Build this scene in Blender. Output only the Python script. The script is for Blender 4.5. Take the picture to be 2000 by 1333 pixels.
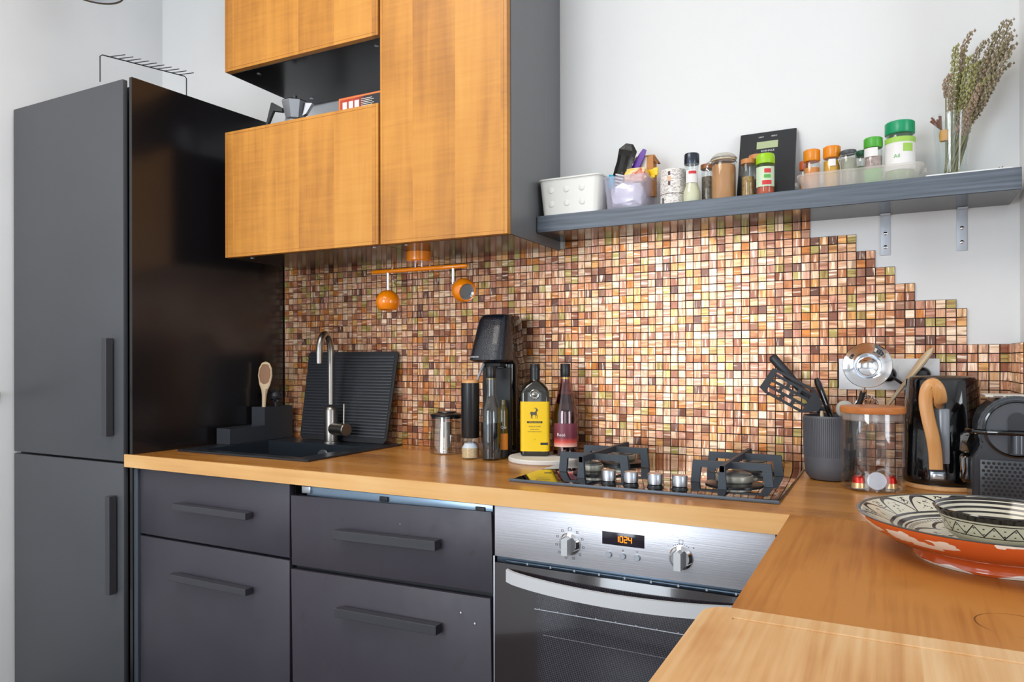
import bpy, bmesh, math, random
from mathutils import Vector, Matrix
PI = math.pi
random.seed(7)
S = bpy.context.scene
COL = S.collection
for o in list(bpy.data.objects): bpy.data.objects.remove(o)

# ------------------------------------------------------------------ camera, world, light, exposure
F_PX, TH, V0, CZ = 1416.5, 0.4795, 702.5, 1.194
cd = bpy.data.cameras.new('camera'); cam = bpy.data.objects.new('camera', cd); COL.objects.link(cam)
cam.location = (0, 0, CZ); cam.rotation_euler = (PI/2, 0, TH)
cam.rotation_euler.rotate_axis('Z', -0.002)
cd.sensor_width = 36; cd.lens = F_PX/2000*36; cd.shift_y = (V0-666.5)/2000; cd.clip_start = .02
S.camera = cam
S.view_settings.view_transform = 'Standard'; S.view_settings.look = 'None'
S.view_settings.gamma = 1; S.view_settings.use_curve_mapping = False
S.view_settings.exposure = -0.08
w = bpy.data.worlds.new('sky'); S.world = w; w.use_nodes = True
w.node_tree.nodes['Background'].inputs[0].default_value = (.72, .84, 1, 1)
w.node_tree.nodes['Background'].inputs[1].default_value = 1.2
def area(name, loc, rot, sx, sy, power, col=(1, 1, 1)):
    l = bpy.data.lights.new(name, 'AREA'); l.shape = 'RECTANGLE'; l.size = sx; l.size_y = sy
    l.energy = power; l.color = col
    o = bpy.data.objects.new(name, l); COL.objects.link(o); o.location = loc; o.rotation_euler = rot
    return o
area('window_daylight', (-1.55, -2.54, 1.55), (PI/2, 0, 0), 1.3, 1.7, 66, (.86, .93, 1))
area('window_daylight', (.75, -2.54, 1.55), (PI/2, 0, 0), 1.3, 1.7, 10, (.86, .93, 1))
area('side_fill', (3.14, -.55, 1.35), (PI/2, 0, PI/2), 1.4, 2.0, 50, (.93, .96, 1))  # unseen source added to bring side light onto the left wall
area('overhead_fill', (-1.3, .3, 2.85), (0, 0, 0), 1.1, 1.1, 30, (1, .93, .84))  # added fill from above for the left and centre, no fixture there

def at_depth(u, v, d):
    s, c = math.sin(TH), math.cos(TH); a = (u-1000)/F_PX*d
    return Vector((a*c-d*s, a*s+d*c, CZ-(v-V0+.002*(u-1000))*d/F_PX))

# ------------------------------------------------------------------ materials
def lin(h):
    if isinstance(h, str):
        c = [int(h[i:i+2], 16)/255 for i in (0, 2, 4)]
        return tuple((x/12.92 if x <= .04045 else ((x+.055)/1.055)**2.4) for x in c)+(1,)
    return tuple(h)+(1,) if len(h) == 3 else tuple(h)
MC = {}
def base_mat(name):
    m = bpy.data.materials.new(name); m.use_nodes = True
    return m, m.node_tree, m.node_tree.nodes['Principled BSDF']
def mat(name, col='808080', rough=.5, metal=0, spec=.5, coat=0, emit=None, es=1, trans=0, bump=0, bscale=80, var=0, vscale=6, vstretch=(1, 1, 1), ior=None, sss=0, sheen=0, grain=None):
    if name in MC: return MC[name]
    m, nt, b = base_mat(name); MC[name] = m
    c = lin(col); b.inputs['Base Color'].default_value = c
    b.inputs['Roughness'].default_value = rough; b.inputs['Metallic'].default_value = metal
    b.inputs['Specular IOR Level'].default_value = spec; b.inputs['Coat Weight'].default_value = coat
    b.inputs['Coat Roughness'].default_value = .06
    if trans: b.inputs['Transmission Weight'].default_value = trans
    if ior: b.inputs['IOR'].default_value = ior
    if sss: b.inputs['Subsurface Weight'].default_value = sss; b.inputs['Subsurface Radius'].default_value = (.01, .01, .01)
    if emit: b.inputs['Emission Color'].default_value = lin(emit); b.inputs['Emission Strength'].default_value = es
    tc = nt.nodes.new('ShaderNodeTexCoord')
    if var:
        mp = nt.nodes.new('ShaderNodeMapping'); mp.inputs['Scale'].default_value = vstretch
        n = nt.nodes.new('ShaderNodeTexNoise'); n.inputs['Scale'].default_value = vscale; n.inputs['Detail'].default_value = 5
        nt.links.new(tc.outputs['Object'], mp.inputs[0]); nt.links.new(mp.outputs[0], n.inputs['Vector'])
        r = nt.nodes.new('ShaderNodeMapRange'); r.inputs['From Min'].default_value = .3; r.inputs['From Max'].default_value = .7
        r.inputs['To Min'].default_value = 1-var; r.inputs['To Max'].default_value = 1+var
        nt.links.new(n.outputs['Fac'], r.inputs['Value'])
        h = nt.nodes.new('ShaderNodeHueSaturation'); h.inputs['Color'].default_value = c
        nt.links.new(r.outputs[0], h.inputs['Value']); nt.links.new(h.outputs[0], b.inputs['Base Color'])
        rr = nt.nodes.new('ShaderNodeMapRange'); rr.inputs['To Min'].default_value = max(0, rough-.08); rr.inputs['To Max'].default_value = rough+.1
        nt.links.new(n.outputs['Fac'], rr.inputs['Value']); nt.links.new(rr.outputs[0], b.inputs['Roughness'])
    if bump:
        n2 = nt.nodes.new('ShaderNodeTexNoise'); n2.inputs['Scale'].default_value = bscale; n2.inputs['Detail'].default_value = 3
        if grain:
            mp2 = nt.nodes.new('ShaderNodeMapping'); mp2.inputs['Scale'].default_value = grain
            nt.links.new(tc.outputs['Object'], mp2.inputs[0]); nt.links.new(mp2.outputs[0], n2.inputs['Vector'])
        else: nt.links.new(tc.outputs['Object'], n2.inputs['Vector'])
        bp = nt.nodes.new('ShaderNodeBump'); bp.inputs['Strength'].default_value = bump; bp.inputs['Distance'].default_value = .002
        nt.links.new(n2.outputs['Fac'], bp.inputs['Height']); nt.links.new(bp.outputs[0], b.inputs['Normal'])
    return m
def ramp(nt, fac, stops, interp='LINEAR'):
    r = nt.nodes.new('ShaderNodeValToRGB'); r.color_ramp.interpolation = interp
    e = r.color_ramp.elements
    while len(e) > 1: e.remove(e[-1])
    e[0].position = stops[0][0]; e[0].color = lin(stops[0][1])
    for p, c in stops[1:]:
        k = e.new(p); k.color = lin(c)
    if fac is not None: nt.links.new(fac, r.inputs[0])
    return r.outputs[0]
class NT:
    def __init__(s, nt): s.nt = nt
    def m(s, op, a, b=None, c=None, clamp=False):
        n = s.nt.nodes.new('ShaderNodeMath'); n.operation = op; n.use_clamp = clamp
        for i, x in enumerate((a, b, c)):
            if x is None: continue
            if isinstance(x, (int, float)): n.inputs[i].default_value = x
            else: s.nt.links.new(x, n.inputs[i])
        return n.outputs[0]
    def mix(s, f, a, b, mode='MIX'):
        n = s.nt.nodes.new('ShaderNodeMix'); n.data_type = 'RGBA'; n.blend_type = mode
        for i, x in ((0, f), (6, a), (7, b)):
            if isinstance(x, (int, float)): n.inputs[i].default_value = x
            elif isinstance(x, str) or isinstance(x, tuple): n.inputs[i].default_value = lin(x)
            else: s.nt.links.new(x, n.inputs[i])
        return n.outputs[2]
    def noise(s, vec, scale, detail=3, stretch=(1, 1, 1), off=None, dist=0):
        mp = s.nt.nodes.new('ShaderNodeMapping'); mp.inputs['Scale'].default_value = stretch
        s.nt.links.new(vec, mp.inputs[0])
        if off is not None:
            cx = s.nt.nodes.new('ShaderNodeCombineXYZ')
            for i in range(3): s.nt.links.new(off, cx.inputs[i])
            s.nt.links.new(cx.outputs[0], mp.inputs['Location'])
        n = s.nt.nodes.new('ShaderNodeTexNoise'); n.inputs['Scale'].default_value = scale
        n.inputs['Detail'].default_value = detail; n.inputs['Distortion'].default_value = dist
        s.nt.links.new(mp.outputs[0], n.inputs['Vector']); return n.outputs['Fac']
    def sep(s, vec):
        n = s.nt.nodes.new('ShaderNodeSeparateXYZ'); s.nt.links.new(vec, n.inputs[0]); return n.outputs
    def sm(s, a, lo, hi):
        n = s.nt.nodes.new('ShaderNodeMapRange'); n.interpolation_type = 'SMOOTHSTEP'
        n.inputs['From Min'].default_value = lo; n.inputs['From Max'].default_value = hi
        s.nt.links.new(a, n.inputs['Value']); return n.outputs[0]
def tcoord(nt, kind='Object'): return nt.nodes.new('ShaderNodeTexCoord').outputs[kind]

def wood(name, dark, mid, light, axis='x', plank=.0, rough=.35, spec=.5, coat=0, ripple=0, fine=1, stain=0, blotch=.5, width_axis=None):
    """grain runs along `axis`; plank = stave width across width_axis"""
    if name in MC: return MC[name]
    m, nt, b = base_mat(name); MC[name] = m; N = NT(nt)
    v = tcoord(nt); st = {'x': (.12, 1, 1), 'y': (1, .12, 1), 'z': (1, 1, .12)}[axis]
    off = None
    X = N.sep(v); wi = {'x': 0, 'y': 1, 'z': 2}[width_axis or {'x': 'y', 'y': 'x', 'z': 'x'}[axis]]
    if plank:
        cell = N.m('FLOOR', N.m('DIVIDE', N.m('ADD', X[wi], 7.31), plank))
        wn = nt.nodes.new('ShaderNodeTexWhiteNoise'); wn.noise_dimensions = '1D'; nt.links.new(cell, wn.inputs['W'])
        rnd = wn.outputs['Value']; off = N.m('MULTIPLY', rnd, 13.7)
    f1 = N.noise(v, 14, 5, st, off, .6)
    f2 = N.noise(v, 110, 4, {'x': (.03, 1, 1), 'y': (1, .03, 1), 'z': (1, 1, .03)}[axis], off)
    f3 = N.noise(v, 3.0, 3, (1, 1, 1), off)
    f = N.m('ADD', N.m('MULTIPLY', f1, .55), N.m('MULTIPLY', f3, blotch))
    f = N.m('ADD', f, N.m('MULTIPLY', N.m('SUBTRACT', f2, .5), .28*fine))
    if plank: f = N.m('ADD', f, N.m('MULTIPLY', N.m('SUBTRACT', rnd, .5), .17))
    if ripple:
        r1 = N.noise(v, 60, 3, (.10, .10, 1.6), off, .4)
        f = N.m('ADD', f, N.m('MULTIPLY', N.m('SUBTRACT', r1, .5), ripple))
    c = ramp(nt, f, [(.28, dark), (.5, mid), (.74, light)])
    if stain:
        s1 = N.sm(N.noise(v, 5.5, 4, {'x': (.5, 1, 1), 'y': (1, .5, 1), 'z': (1, 1, .5)}[axis]), .60, .75)
        c = N.mix(N.m('MULTIPLY', s1, stain), c, dark)
    nt.links.new(c, b.inputs['Base Color'])
    rr = nt.nodes.new('ShaderNodeMapRange'); rr.inputs['To Min'].default_value = rough-.08; rr.inputs['To Max'].default_value = rough+.12
    nt.links.new(f3, rr.inputs['Value']); nt.links.new(rr.outputs[0], b.inputs['Roughness'])
    b.inputs['Specular IOR Level'].default_value = spec; b.inputs['Coat Weight'].default_value = coat; b.inputs['Coat Roughness'].default_value = .15
    bp = nt.nodes.new('ShaderNodeBump'); bp.inputs['Strength'].default_value = .12; bp.inputs['Distance'].default_value = .001
    nt.links.new(f2, bp.inputs['Height']); nt.links.new(bp.outputs[0], b.inputs['Normal'])
    return m
def thin_glass(name, tint='ffffff', strength=.9, refl=.05, rough=.01):
    if name in MC: return MC[name]
    m = bpy.data.materials.new(name); m.use_nodes = True; MC[name] = m; nt = m.node_tree; N = NT(nt)
    nt.nodes.remove(nt.nodes['Principled BSDF']); out = nt.nodes['Material Output']
    tr = nt.nodes.new('ShaderNodeBsdfTransparent'); tr.inputs[0].default_value = lin(tint)
    gl = nt.nodes.new('ShaderNodeBsdfGlossy'); gl.inputs['Roughness'].default_value = rough; gl.inputs[0].default_value = (1, 1, 1, 1)
    lw = nt.nodes.new('ShaderNodeLayerWeight'); lw.inputs[0].default_value = .5
    f = N.m('ADD', N.m('MULTIPLY', N.m('POWER', lw.outputs['Facing'], 3.5), strength*.7), refl, clamp=True)
    mx = nt.nodes.new('ShaderNodeMixShader'); nt.links.new(f, mx.inputs[0]); nt.links.new(tr.outputs[0], mx.inputs[1]); nt.links.new(gl.outputs[0], mx.inputs[2])
    nt.links.new(mx.outputs[0], out.inputs[0]); return m
def frosted(name, col, op=.55, rough=.35):
    if name in MC: return MC[name]
    m = bpy.data.materials.new(name); m.use_nodes = True; MC[name] = m; nt = m.node_tree
    b = nt.nodes['Principled BSDF']; b.inputs['Base Color'].default_value = lin(col); b.inputs['Roughness'].default_value = rough
    tl = nt.nodes.new('ShaderNodeBsdfTranslucent'); tl.inputs[0].default_value = lin(col)
    tr = nt.nodes.new('ShaderNodeBsdfTransparent')
    m1 = nt.nodes.new('ShaderNodeMixShader'); m1.inputs[0].default_value = .5
    nt.links.new(b.outputs[0], m1.inputs[1]); nt.links.new(tl.outputs[0], m1.inputs[2])
    m2 = nt.nodes.new('ShaderNodeMixShader'); m2.inputs[0].default_value = op
    nt.links.new(tr.outputs[0], m2.inputs[1]); nt.links.new(m1.outputs[0], m2.inputs[2])
    nt.links.new(m2.outputs[0], nt.nodes['Material Output'].inputs[0]); return m

def tile_mat(name, src):
    m, nt, b = base_mat(name); N = NT(nt)
    v = tcoord(nt)
    if src == 'object': r = nt.nodes.new('ShaderNodeObjectInfo').outputs['Random']
    else: r = nt.nodes.new('ShaderNodeNewGeometry').outputs['Random Per Island']
    r2 = N.m('FRACT', N.m('MULTIPLY', r, 17.31)); r3 = N.m('FRACT', N.m('MULTIPLY', r, 91.77))
    base = ramp(nt, r, [(0, 'd9a17c'), (.13, 'e3b48f'), (.25, 'cd8c60'), (.35, 'bf7a4a'), (.43, 'dcab78'), (.51, 'c98d72'), (.59, '94593c'), (.66, 'ecc9a6'), (.74, 'b5a05a'), (.80, 'dfa25e'), (.86, 'a2745a'), (.92, '6b4536'), (.96, 'd07f38')], 'CONSTANT')
    off = N.m('MULTIPLY', r3, 31.0)
    a = N.noise(v, 150, 2, (1, 1, .09), off, .5); c = N.noise(v, 150, 2, (.09, 1, 1), off, .5)
    f = nt.nodes.new('ShaderNodeMix'); f.data_type = 'FLOAT'
    nt.links.new(N.m('GREATER_THAN', r2, .5), f.inputs[0]); nt.links.new(a, f.inputs[2]); nt.links.new(c, f.inputs[3])
    f = f.outputs[0]
    dk = N.sm(f, .52, .34); lt = N.sm(f, .56, .68)
    col = N.mix(N.m('MULTIPLY', dk, .60), base, '7a3a18')
    col = N.mix(N.m('MULTIPLY', lt, .70), col, 'ffe6cc')
    nt.links.new(col, b.inputs['Base Color'])
    b.inputs['Metallic'].default_value = .42; b.inputs['Roughness'].default_value = .30
    b.inputs['Coat Weight'].default_value = .12
    return m

M_WALL = mat('white_painted_wall', 'e9e9e8', .75, bump=.08, bscale=220, var=.012, vscale=2)
M_WALL_L = mat('pale_grey_painted_wall', 'ecedee', .75, bump=.10, bscale=60, var=.03, vscale=3)
M_GROUT = mat('dark_brown_grout', '3a2a28', .9)
M_TILE = tile_mat('copper_glass_tile', 'object'); M_TILEF = tile_mat('copper_glass_tile_field', 'island')
M_FRONT = mat('black_lacquered_front', '46484c', .44, spec=.6, bump=.03, bscale=400, var=.06, vscale=4)
M_FRONT2 = mat('black_drawer_front', '37333d', .44, spec=.6, bump=.05, bscale=300, var=.10, vscale=7)
def smudged():
    m, nt, b = base_mat('black_drawer_front_scuffed'); N = NT(nt); v = tcoord(nt)
    n1 = N.noise(v, 3.5, 4); n2 = N.noise(v, 22, 3, (1, 1, .55), None, .6); n3 = N.noise(v, 70, 2, (1, 1, .3))
    c = N.mix(N.sm(n1, .35, .7), '342f3a', '3d3840')
    c = N.mix(N.m('MULTIPLY', N.sm(n2, .66, .76), .55), c, '2b2320')
    c = N.mix(N.m('MULTIPLY', N.sm(n3, .74, .80), .35), c, '5b5660')
    nt.links.new(c, b.inputs['Base Color']); b.inputs['Specular IOR Level'].default_value = .6
    r = nt.nodes.new('ShaderNodeMapRange'); r.inputs['To Min'].default_value = .36; r.inputs['To Max'].default_value = .58
    nt.links.new(n2, r.inputs['Value']); nt.links.new(r.outputs[0], b.inputs['Roughness']); return m
M_FRONT3 = smudged()
M_PANEL = mat('black_gloss_side_panel', '141214', .22, spec=.6)
M_HANDLE = mat('black_bar_handle', '3a3a3f', .45, spec=.5)
M_CARC = mat('black_carcass_wall_sheen', '6b6d70', .36, spec=.6, bump=.3, bscale=60, grain=(1, 1, .04))  # black board greyed, the white wall's reflection put into the colour
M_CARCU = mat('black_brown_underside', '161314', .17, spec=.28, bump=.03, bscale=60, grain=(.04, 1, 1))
M_SHELF = mat('black_ash_shelf', '5b646f', .42, spec=.5, bump=.6, bscale=120, grain=(.04, 1, 1), var=.34, vscale=140, vstretch=(.035, 1, 1))
M_DOOR = wood('oiled_oak_door', 'a66a24', 'c98833', 'd79b45', 'z', plank=.135, rough=.42, ripple=.20, blotch=.42, fine=.55, width_axis='x')
M_EDGE = wood('door_edge_band', 'b97a35', 'd49a50', 'e2b06c', 'z', rough=.4)
M_TOP = wood('oiled_worktop', '925a22', 'b97c36', 'cf9550', 'x', plank=.07, rough=.27, coat=.15, stain=.25, blotch=.5)
M_TOPP = wood('oiled_worktop_peninsula', '7d4716', 'a26427', 'bb7d3a', 'y', plank=.31, rough=.46, spec=.35, coat=0, stain=.5, blotch=.95, fine=2.2)
def ring_stain(m, cx, cy, r0):
    nt = m.node_tree; N = NT(nt); b = nt.nodes['Principled BSDF']; X = N.sep(tcoord(nt)); src = b.inputs['Base Color'].links[0].from_socket
    dx = N.m('SUBTRACT', X[0], cx); dy = N.m('SUBTRACT', X[1], cy)
    r = N.m('SQRT', N.m('ADD', N.m('MULTIPLY', dx, dx), N.m('MULTIPLY', dy, dy)))
    k = N.m('MULTIPLY', N.m('LESS_THAN', N.m('ABSOLUTE', N.m('SUBTRACT', r, r0)), .0009), N.sm(N.noise(tcoord(nt), 25, 2), .35, .6))
    nt.links.new(N.mix(N.m('MULTIPLY', k, .75), src, '5a3313'), b.inputs['Base Color'])
ring_stain(M_TOPP, -.180, .131, .038)
M_TOPE = wood('sawn_lit_worktop_edge', 'cc9455', 'e2ae6c', 'edc389', 'x', rough=.5, blotch=.5)  # paler sawn wood, with light on the front face mixed into the tone
M_BOARD = wood('pale_cutting_board_wood', 'b47a42', 'cfa06a', 'e0bf92', 'y', plank=.095, rough=.5, stain=.8, blotch=.50, fine=1.9)
M_WOOD = wood('light_beech', 'bd7f45', 'd79d62', 'e9bd88', 'z', rough=.45)
M_LID = wood('acacia_lid', 'a9602c', 'c97c40', 'dc9860', 'x', rough=.4)
M_SPOON = wood('pale_spoon_wood', 'b39672', 'cdb594', 'e2d0b4', 'z', rough=.6)
M_SPOOND = wood('dark_spoon_bowl', '6b4c35', '8a6446', 'a87d5a', 'z', rough=.6)  # darker brown for the face of the spoon bowl
M_STEEL = mat('brushed_steel', 'b9bbbe', .30, 1, bump=.15, bscale=300, grain=(.02, 1, 1), var=.05, vscale=3)
M_STEELP = mat('oven_panel_steel', 'd2d2d8', .40, .78, bump=.12, bscale=500, grain=(.02, 1, 1))
M_TAP = mat('brushed_nickel_tap', '9a9690', .32, 1)
M_CHROME = mat('polished_chrome', 'e4e6ea', .08, 1)
M_ALU = mat('satin_aluminium', 'b9bec5', .34, 1)
M_BLACK = mat('black_plastic', '16171a', .3)
M_BLACKM = mat('matte_black_plastic', '232528', .55)
M_GLOSSB = mat('gloss_black', '090a0d', .07, spec=.6, coat=.5)
M_HOB = mat('black_hob_glass', '050507', .03, spec=.8, coat=1)
M_IRON = mat('cast_iron', '3d444c', .55, spec=.5, bump=.3, bscale=400)
M_WHITE = mat('white_plastic', 'e9ebee', .35)
M_ORANGE = mat('orange_lacquer', 'fb8c0c', .16, coat=.5)
M_SINK = mat('black_granite_sink', '22282f', .28, bump=.06, bscale=900)
M_GLASS = thin_glass('clear_glass'); M_GLASST = thin_glass('clear_thin_glass', 'fbfdfd', .6, .04)
M_DARKG = thin_glass('dark_olive_glass', '3a3a22', .9, .06)
M_INK = mat('dark_print', '2a2a2c', .6); M_INKW = mat('white_print', 'e8e8ea', .6)

# ------------------------------------------------------------------ mesh helpers
class MB:
    def __init__(s): s.bm = bmesh.new()
    def box(s, x0, x1, y0, y1, z0, z1, bev=0, seg=2, M=None):
        r = bmesh.ops.create_cube(s.bm, size=1)
        vs = r['verts']
        for v in vs: v.co = Vector((x0+(v.co.x+.5)*(x1-x0), y0+(v.co.y+.5)*(y1-y0), z0+(v.co.z+.5)*(z1-z0)))
        if bev:
            es = list({e for v in vs for e in v.link_edges})
            r2 = bmesh.ops.bevel(s.bm, geom=es, offset=bev, segments=seg, affect='EDGES', profile=.5)
            vs = list({v for f in r2['faces'] for v in f.verts} | {v for v in vs if v.is_valid})
        if M is not None: bmesh.ops.transform(s.bm, matrix=M, verts=[v for v in vs if v.is_valid])
        return s
    def lathe(s, prof, seg=32, c=(0, 0, 0), M=None, sx=1, sy=1, a0=0, a1=2*PI):
        full = abs(a1-a0-2*PI) < 1e-6; n = seg if full else seg+1
        rings = []; vs = []
        for r, z in prof:
            if r < 1e-7:
                v = s.bm.verts.new((c[0], c[1], c[2]+z)); rings.append([v]); vs.append(v)
            else:
                ring = []
                for i in range(n):
                    a = a0+(a1-a0)*i/seg
                    v = s.bm.verts.new((c[0]+r*math.cos(a)*sx, c[1]+r*math.sin(a)*sy, c[2]+z)); ring.append(v); vs.append(v)
                rings.append(ring)
        for A, Bq in zip(rings, rings[1:]):
            k = n if full else n-1
            for i in range(k):
                j = (i+1) % n
                try:
                    if len(A) == 1 and len(Bq) == 1: continue
                    if len(A) == 1: s.bm.faces.new((A[0], Bq[j], Bq[i]))
                    elif len(Bq) == 1: s.bm.faces.new((A[i], A[j], Bq[0]))
                    else: s.bm.faces.new((A[i], A[j], Bq[j], Bq[i]))
                except ValueError: pass
        if M is not None: bmesh.ops.transform(s.bm, matrix=M, verts=vs)
        return s
    def cyl(s, c, r, h, seg=24, M=None, r2=None, bev=0):
        r2 = r if r2 is None else r2
        if bev: p = [(0, 0), (r-bev, 0), (r, bev), (r2, h-bev), (r2-bev, h), (0, h)]
        else: p = [(0, 0), (r, 0), (r2, h), (0, h)]
        return s.lathe(p, seg, c, M)
    def tube(s, pts, r, seg=8, cap=True, flat=1.0):
        pts = [Vector(p) for p in pts]; n = len(pts)
        rs = r if isinstance(r, (list, tuple)) else [r]*n
        up = None; rings = []
        for i, p in enumerate(pts):
            t = (pts[min(i+1, n-1)]-pts[max(i-1, 0)]).normalized()
            if up is None:
                up = Vector((0, 0, 1)) if abs(t.z) < .9 else Vector((1, 0, 0))
            side = t.cross(up)
            if side.length < 1e-5: side = t.cross(Vector((1, .3, 0)))
            side.normalize(); up = side.cross(t).normalized()
            rings.append([s.bm.verts.new(p+side*(math.cos(2*PI*k/seg)*rs[i])+up*(math.sin(2*PI*k/seg)*rs[i]*flat)) for k in range(seg)])
        for A, Bq in zip(rings, rings[1:]):
            for k in range(seg): s.bm.faces.new((A[k], A[(k+1) % seg], Bq[(k+1) % seg], Bq[k]))
        if cap:
            s.bm.faces.new(rings[0][::-1]); s.bm.faces.new(rings[-1])
        return s
    def prism(s, poly, t, M=None):
        """poly in xz, extruded along +y by t"""
        a = [s.bm.verts.new((x, 0, z)) for x, z in poly]; b = [s.bm.verts.new((x, t, z)) for x, z in poly]
        n = len(poly); s.bm.faces.new(a); s.bm.faces.new(b[::-1])
        for i in range(n): s.bm.faces.new((a[i], b[i], b[(i+1) % n], a[(i+1) % n]))
        if M is not None: bmesh.ops.transform(s.bm, matrix=M, verts=a+b)
        return s
    def sphere(s, c, r, seg=16, M=None, sc=(1, 1, 1)):
        rr = bmesh.ops.create_uvsphere(s.bm, u_segments=seg, v_segments=max(6, seg//2), radius=r)
        for v in rr['verts']: v.co = Vector((v.co.x*sc[0]+c[0], v.co.y*sc[1]+c[1], v.co.z*sc[2]+c[2]))
        if M is not None: bmesh.ops.transform(s.bm, matrix=M, verts=rr['verts'])
        return s
    def build(s, name, m, parent=None, smooth=True, loc=None, rot=None, angle=35, label=None, kind=None):
        bmesh.ops.recalc_face_normals(s.bm, faces=s.bm.faces)
        me = bpy.data.meshes.new(name); s.bm.to_mesh(me); s.bm.free()
        me.materials.append(m)
        if smooth:
            me.shade_smooth(); me.set_sharp_from_angle(angle=math.radians(angle))
        o = bpy.data.objects.new(name, me); COL.objects.link(o)
        if parent is not None: o.parent = parent
        if loc: o.location = loc
        if rot: o.rotation_euler = rot
        if label: o['label'] = label
        if kind: o['kind'] = kind
        return o
def thing(name, label, cat, loc=(0, 0, 0), rz=0, group=None, rot=None):
    o = bpy.data.objects.new(name, None); COL.objects.link(o); o.empty_display_size = .02
    o.location = loc; o.rotation_euler = rot if rot else (0, 0, rz)
    o['label'] = label; o['category'] = cat
    if group: o['group'] = group
    return o
def tag(o, label, cat, group=None):
    o['label'] = label; o['category'] = cat
    if group: o['group'] = group
    return o
def struct(o): o['kind'] = 'structure'; return o
def text(body, size, m, parent, name='lettering', loc=(0, 0, 0), rz=0, bend=0, align='CENTER', ext=.00012, sx=1, tilt=0):
    c = bpy.data.curves.new(name, 'FONT'); c.body = body; c.size = size; c.align_x = align; c.align_y = 'CENTER'; c.extrude = ext; c.resolution_u = 2
    t = bpy.data.objects.new(name, c); COL.objects.link(t)
    me = bpy.data.meshes.new_from_object(t); bpy.data.objects.remove(t)
    for v in me.vertices:
        x, y, z = v.co.x*sx, v.co.y, v.co.z
        if bend:
            a = x/bend; v.co = Vector(((bend+z)*math.sin(a), -(bend+z)*math.cos(a), y))
        else: v.co = Vector((x, -z, y))
    me.materials.clear(); me.materials.append(m)
    o = bpy.data.objects.new(name, me); COL.objects.link(o); o.parent = parent; o.location = loc; o.rotation_euler = (tilt, 0, rz)
    return o
def arc_label(name, m, parent, r, z0, z1, a_mid, a_w, t=.0004, seg=16, label=None):
    """curved label patch on a cylinder, a_mid measured from -Y toward +X"""
    b = MB(); A0 = a_mid-a_w/2-PI/2
    b.lathe([(r, z0), (r+t, z0), (r+t, z1), (r, z1), (r, z0)], seg, a0=A0, a1=A0+a_w)
    return b.build(name, m, parent, label=label)
def align_z(d):
    d = Vector(d).normalized(); return d.to_track_quat('Z', 'Y').to_matrix().to_4x4()

# ------------------------------------------------------------------ setting
YW = 1.985; TOPZ = .910; CEIL = 2.90; XL = -2.65; XR = .2452; YP = 1.785
struct(MB().box(XL-.1, 3.3, YW, YW+.12, 0, CEIL).build('wall_back', M_WALL, smooth=False))
wall_back = bpy.data.objects['wall_back']
struct(MB().box(XL-.12, XL, -2.6, YW, 0, CEIL).build('wall_left', M_WALL_L, smooth=False))
struct(MB().box(XR+.0175, 3.2, YP, YW, 0, CEIL).build('wall_right', M_WALL, smooth=False))
wall_right = bpy.data.objects['wall_right']
b = MB()
for a in ((-2.65, -2.2, 0, CEIL), (-.9, .1, 0, CEIL), (1.4, 3.2, 0, CEIL), (-2.2, -.9, 0, .7), (.1, 1.4, 0, .7), (-2.2, -.9, 2.4, CEIL), (.1, 1.4, 2.4, CEIL)):
    b.box(a[0], a[1], -2.72, -2.6, a[2], a[3])
struct(b.build('wall_front', M_WALL, smooth=False))
b = MB()
b.box(3.2, 3.3, -2.6, -1.25, 0, CEIL).box(3.2, 3.3, .15, YP, 0, CEIL).box(3.2, 3.3, -1.25, .15, 2.35, CEIL)
struct(b.build('wall_far', M_WALL, smooth=False))
for i, x in enumerate((-1.55, .75)):
    f = MB()
    for u in (-.62, -.02, .58): f.box(x+u, x+u+.04, -2.68, -2.63, .72, 2.38)
    for z in (.72, 2.34): f.box(x-.62, x+.62, -2.68, -2.63, z, z+.04)
    struct(f.build('window_%d' % (i+1), M_WHITE, smooth=False))
struct(MB().box(XL, 3.2, -2.6, YW, -.05, 0).build('floor', mat('grey_floor', '55504c', .5, var=.1), smooth=False))
struct(MB().box(XL, 3.2, -2.6, YW, CEIL, CEIL+.05).build('ceiling', mat('white_ceiling', 'f2f2f0', .8), smooth=False))
struct(MB().box(XL, XL+.016, .2, 1.36, 1.072, 1.088).build('trim_1', mat('brown_rail', '6b4a34', .5), smooth=False))

# mosaic ------------------------------------------------------
P = .0211; TX = -.177; TZ = 1.5013
def top_row(c):                       # topmost row index of column c
    if c < -78: return -4
    if c < -32.2: return -1           # below the wall cabinets (edge at x = -.857)
    if c < 0: return -2
    if c < 5: return 0
    if c < 7: return 2
    if c < 9: return 4
    if c < 11: return 6
    if c < 15: return 8
    if c < 16: return 9
    return 13
NR = 28
gb = MB()
c0 = -85
runs = []
for c in range(c0, 20):
    t = top_row(c)
    if runs and runs[-1][2] == t: runs[-1][1] = c+1
    else: runs.append([c, c+1, t])
for a, b_, t in runs:
    x1 = min(TX+b_*P-.0004, XR)
    gb.box(TX+a*P, x1, YW-.003, YW, TOPZ, TZ-t*P)
gb.build('grout_bed', M_GROUT, wall_back, smooth=False)
TH_ = .0034; HB = P/2-.00070; HF = P/2-.0012
tme = bpy.data.meshes.new('tile')
vv = [(-HB, 0, -HB), (HB, 0, -HB), (HB, 0, HB), (-HB, 0, HB), (-HF, -TH_, -HF), (HF, -TH_, -HF), (HF, -TH_, HF), (-HF, -TH_, HF)]
ff = [(4, 5, 6, 7), (0, 1, 5, 4), (1, 2, 6, 5), (2, 3, 7, 6), (3, 0, 4, 7)]
tme.from_pydata(vv, [], ff); tme.materials.append(M_TILE)
cells = []
s_, c_ = math.sin(TH), math.cos(TH)
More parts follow.
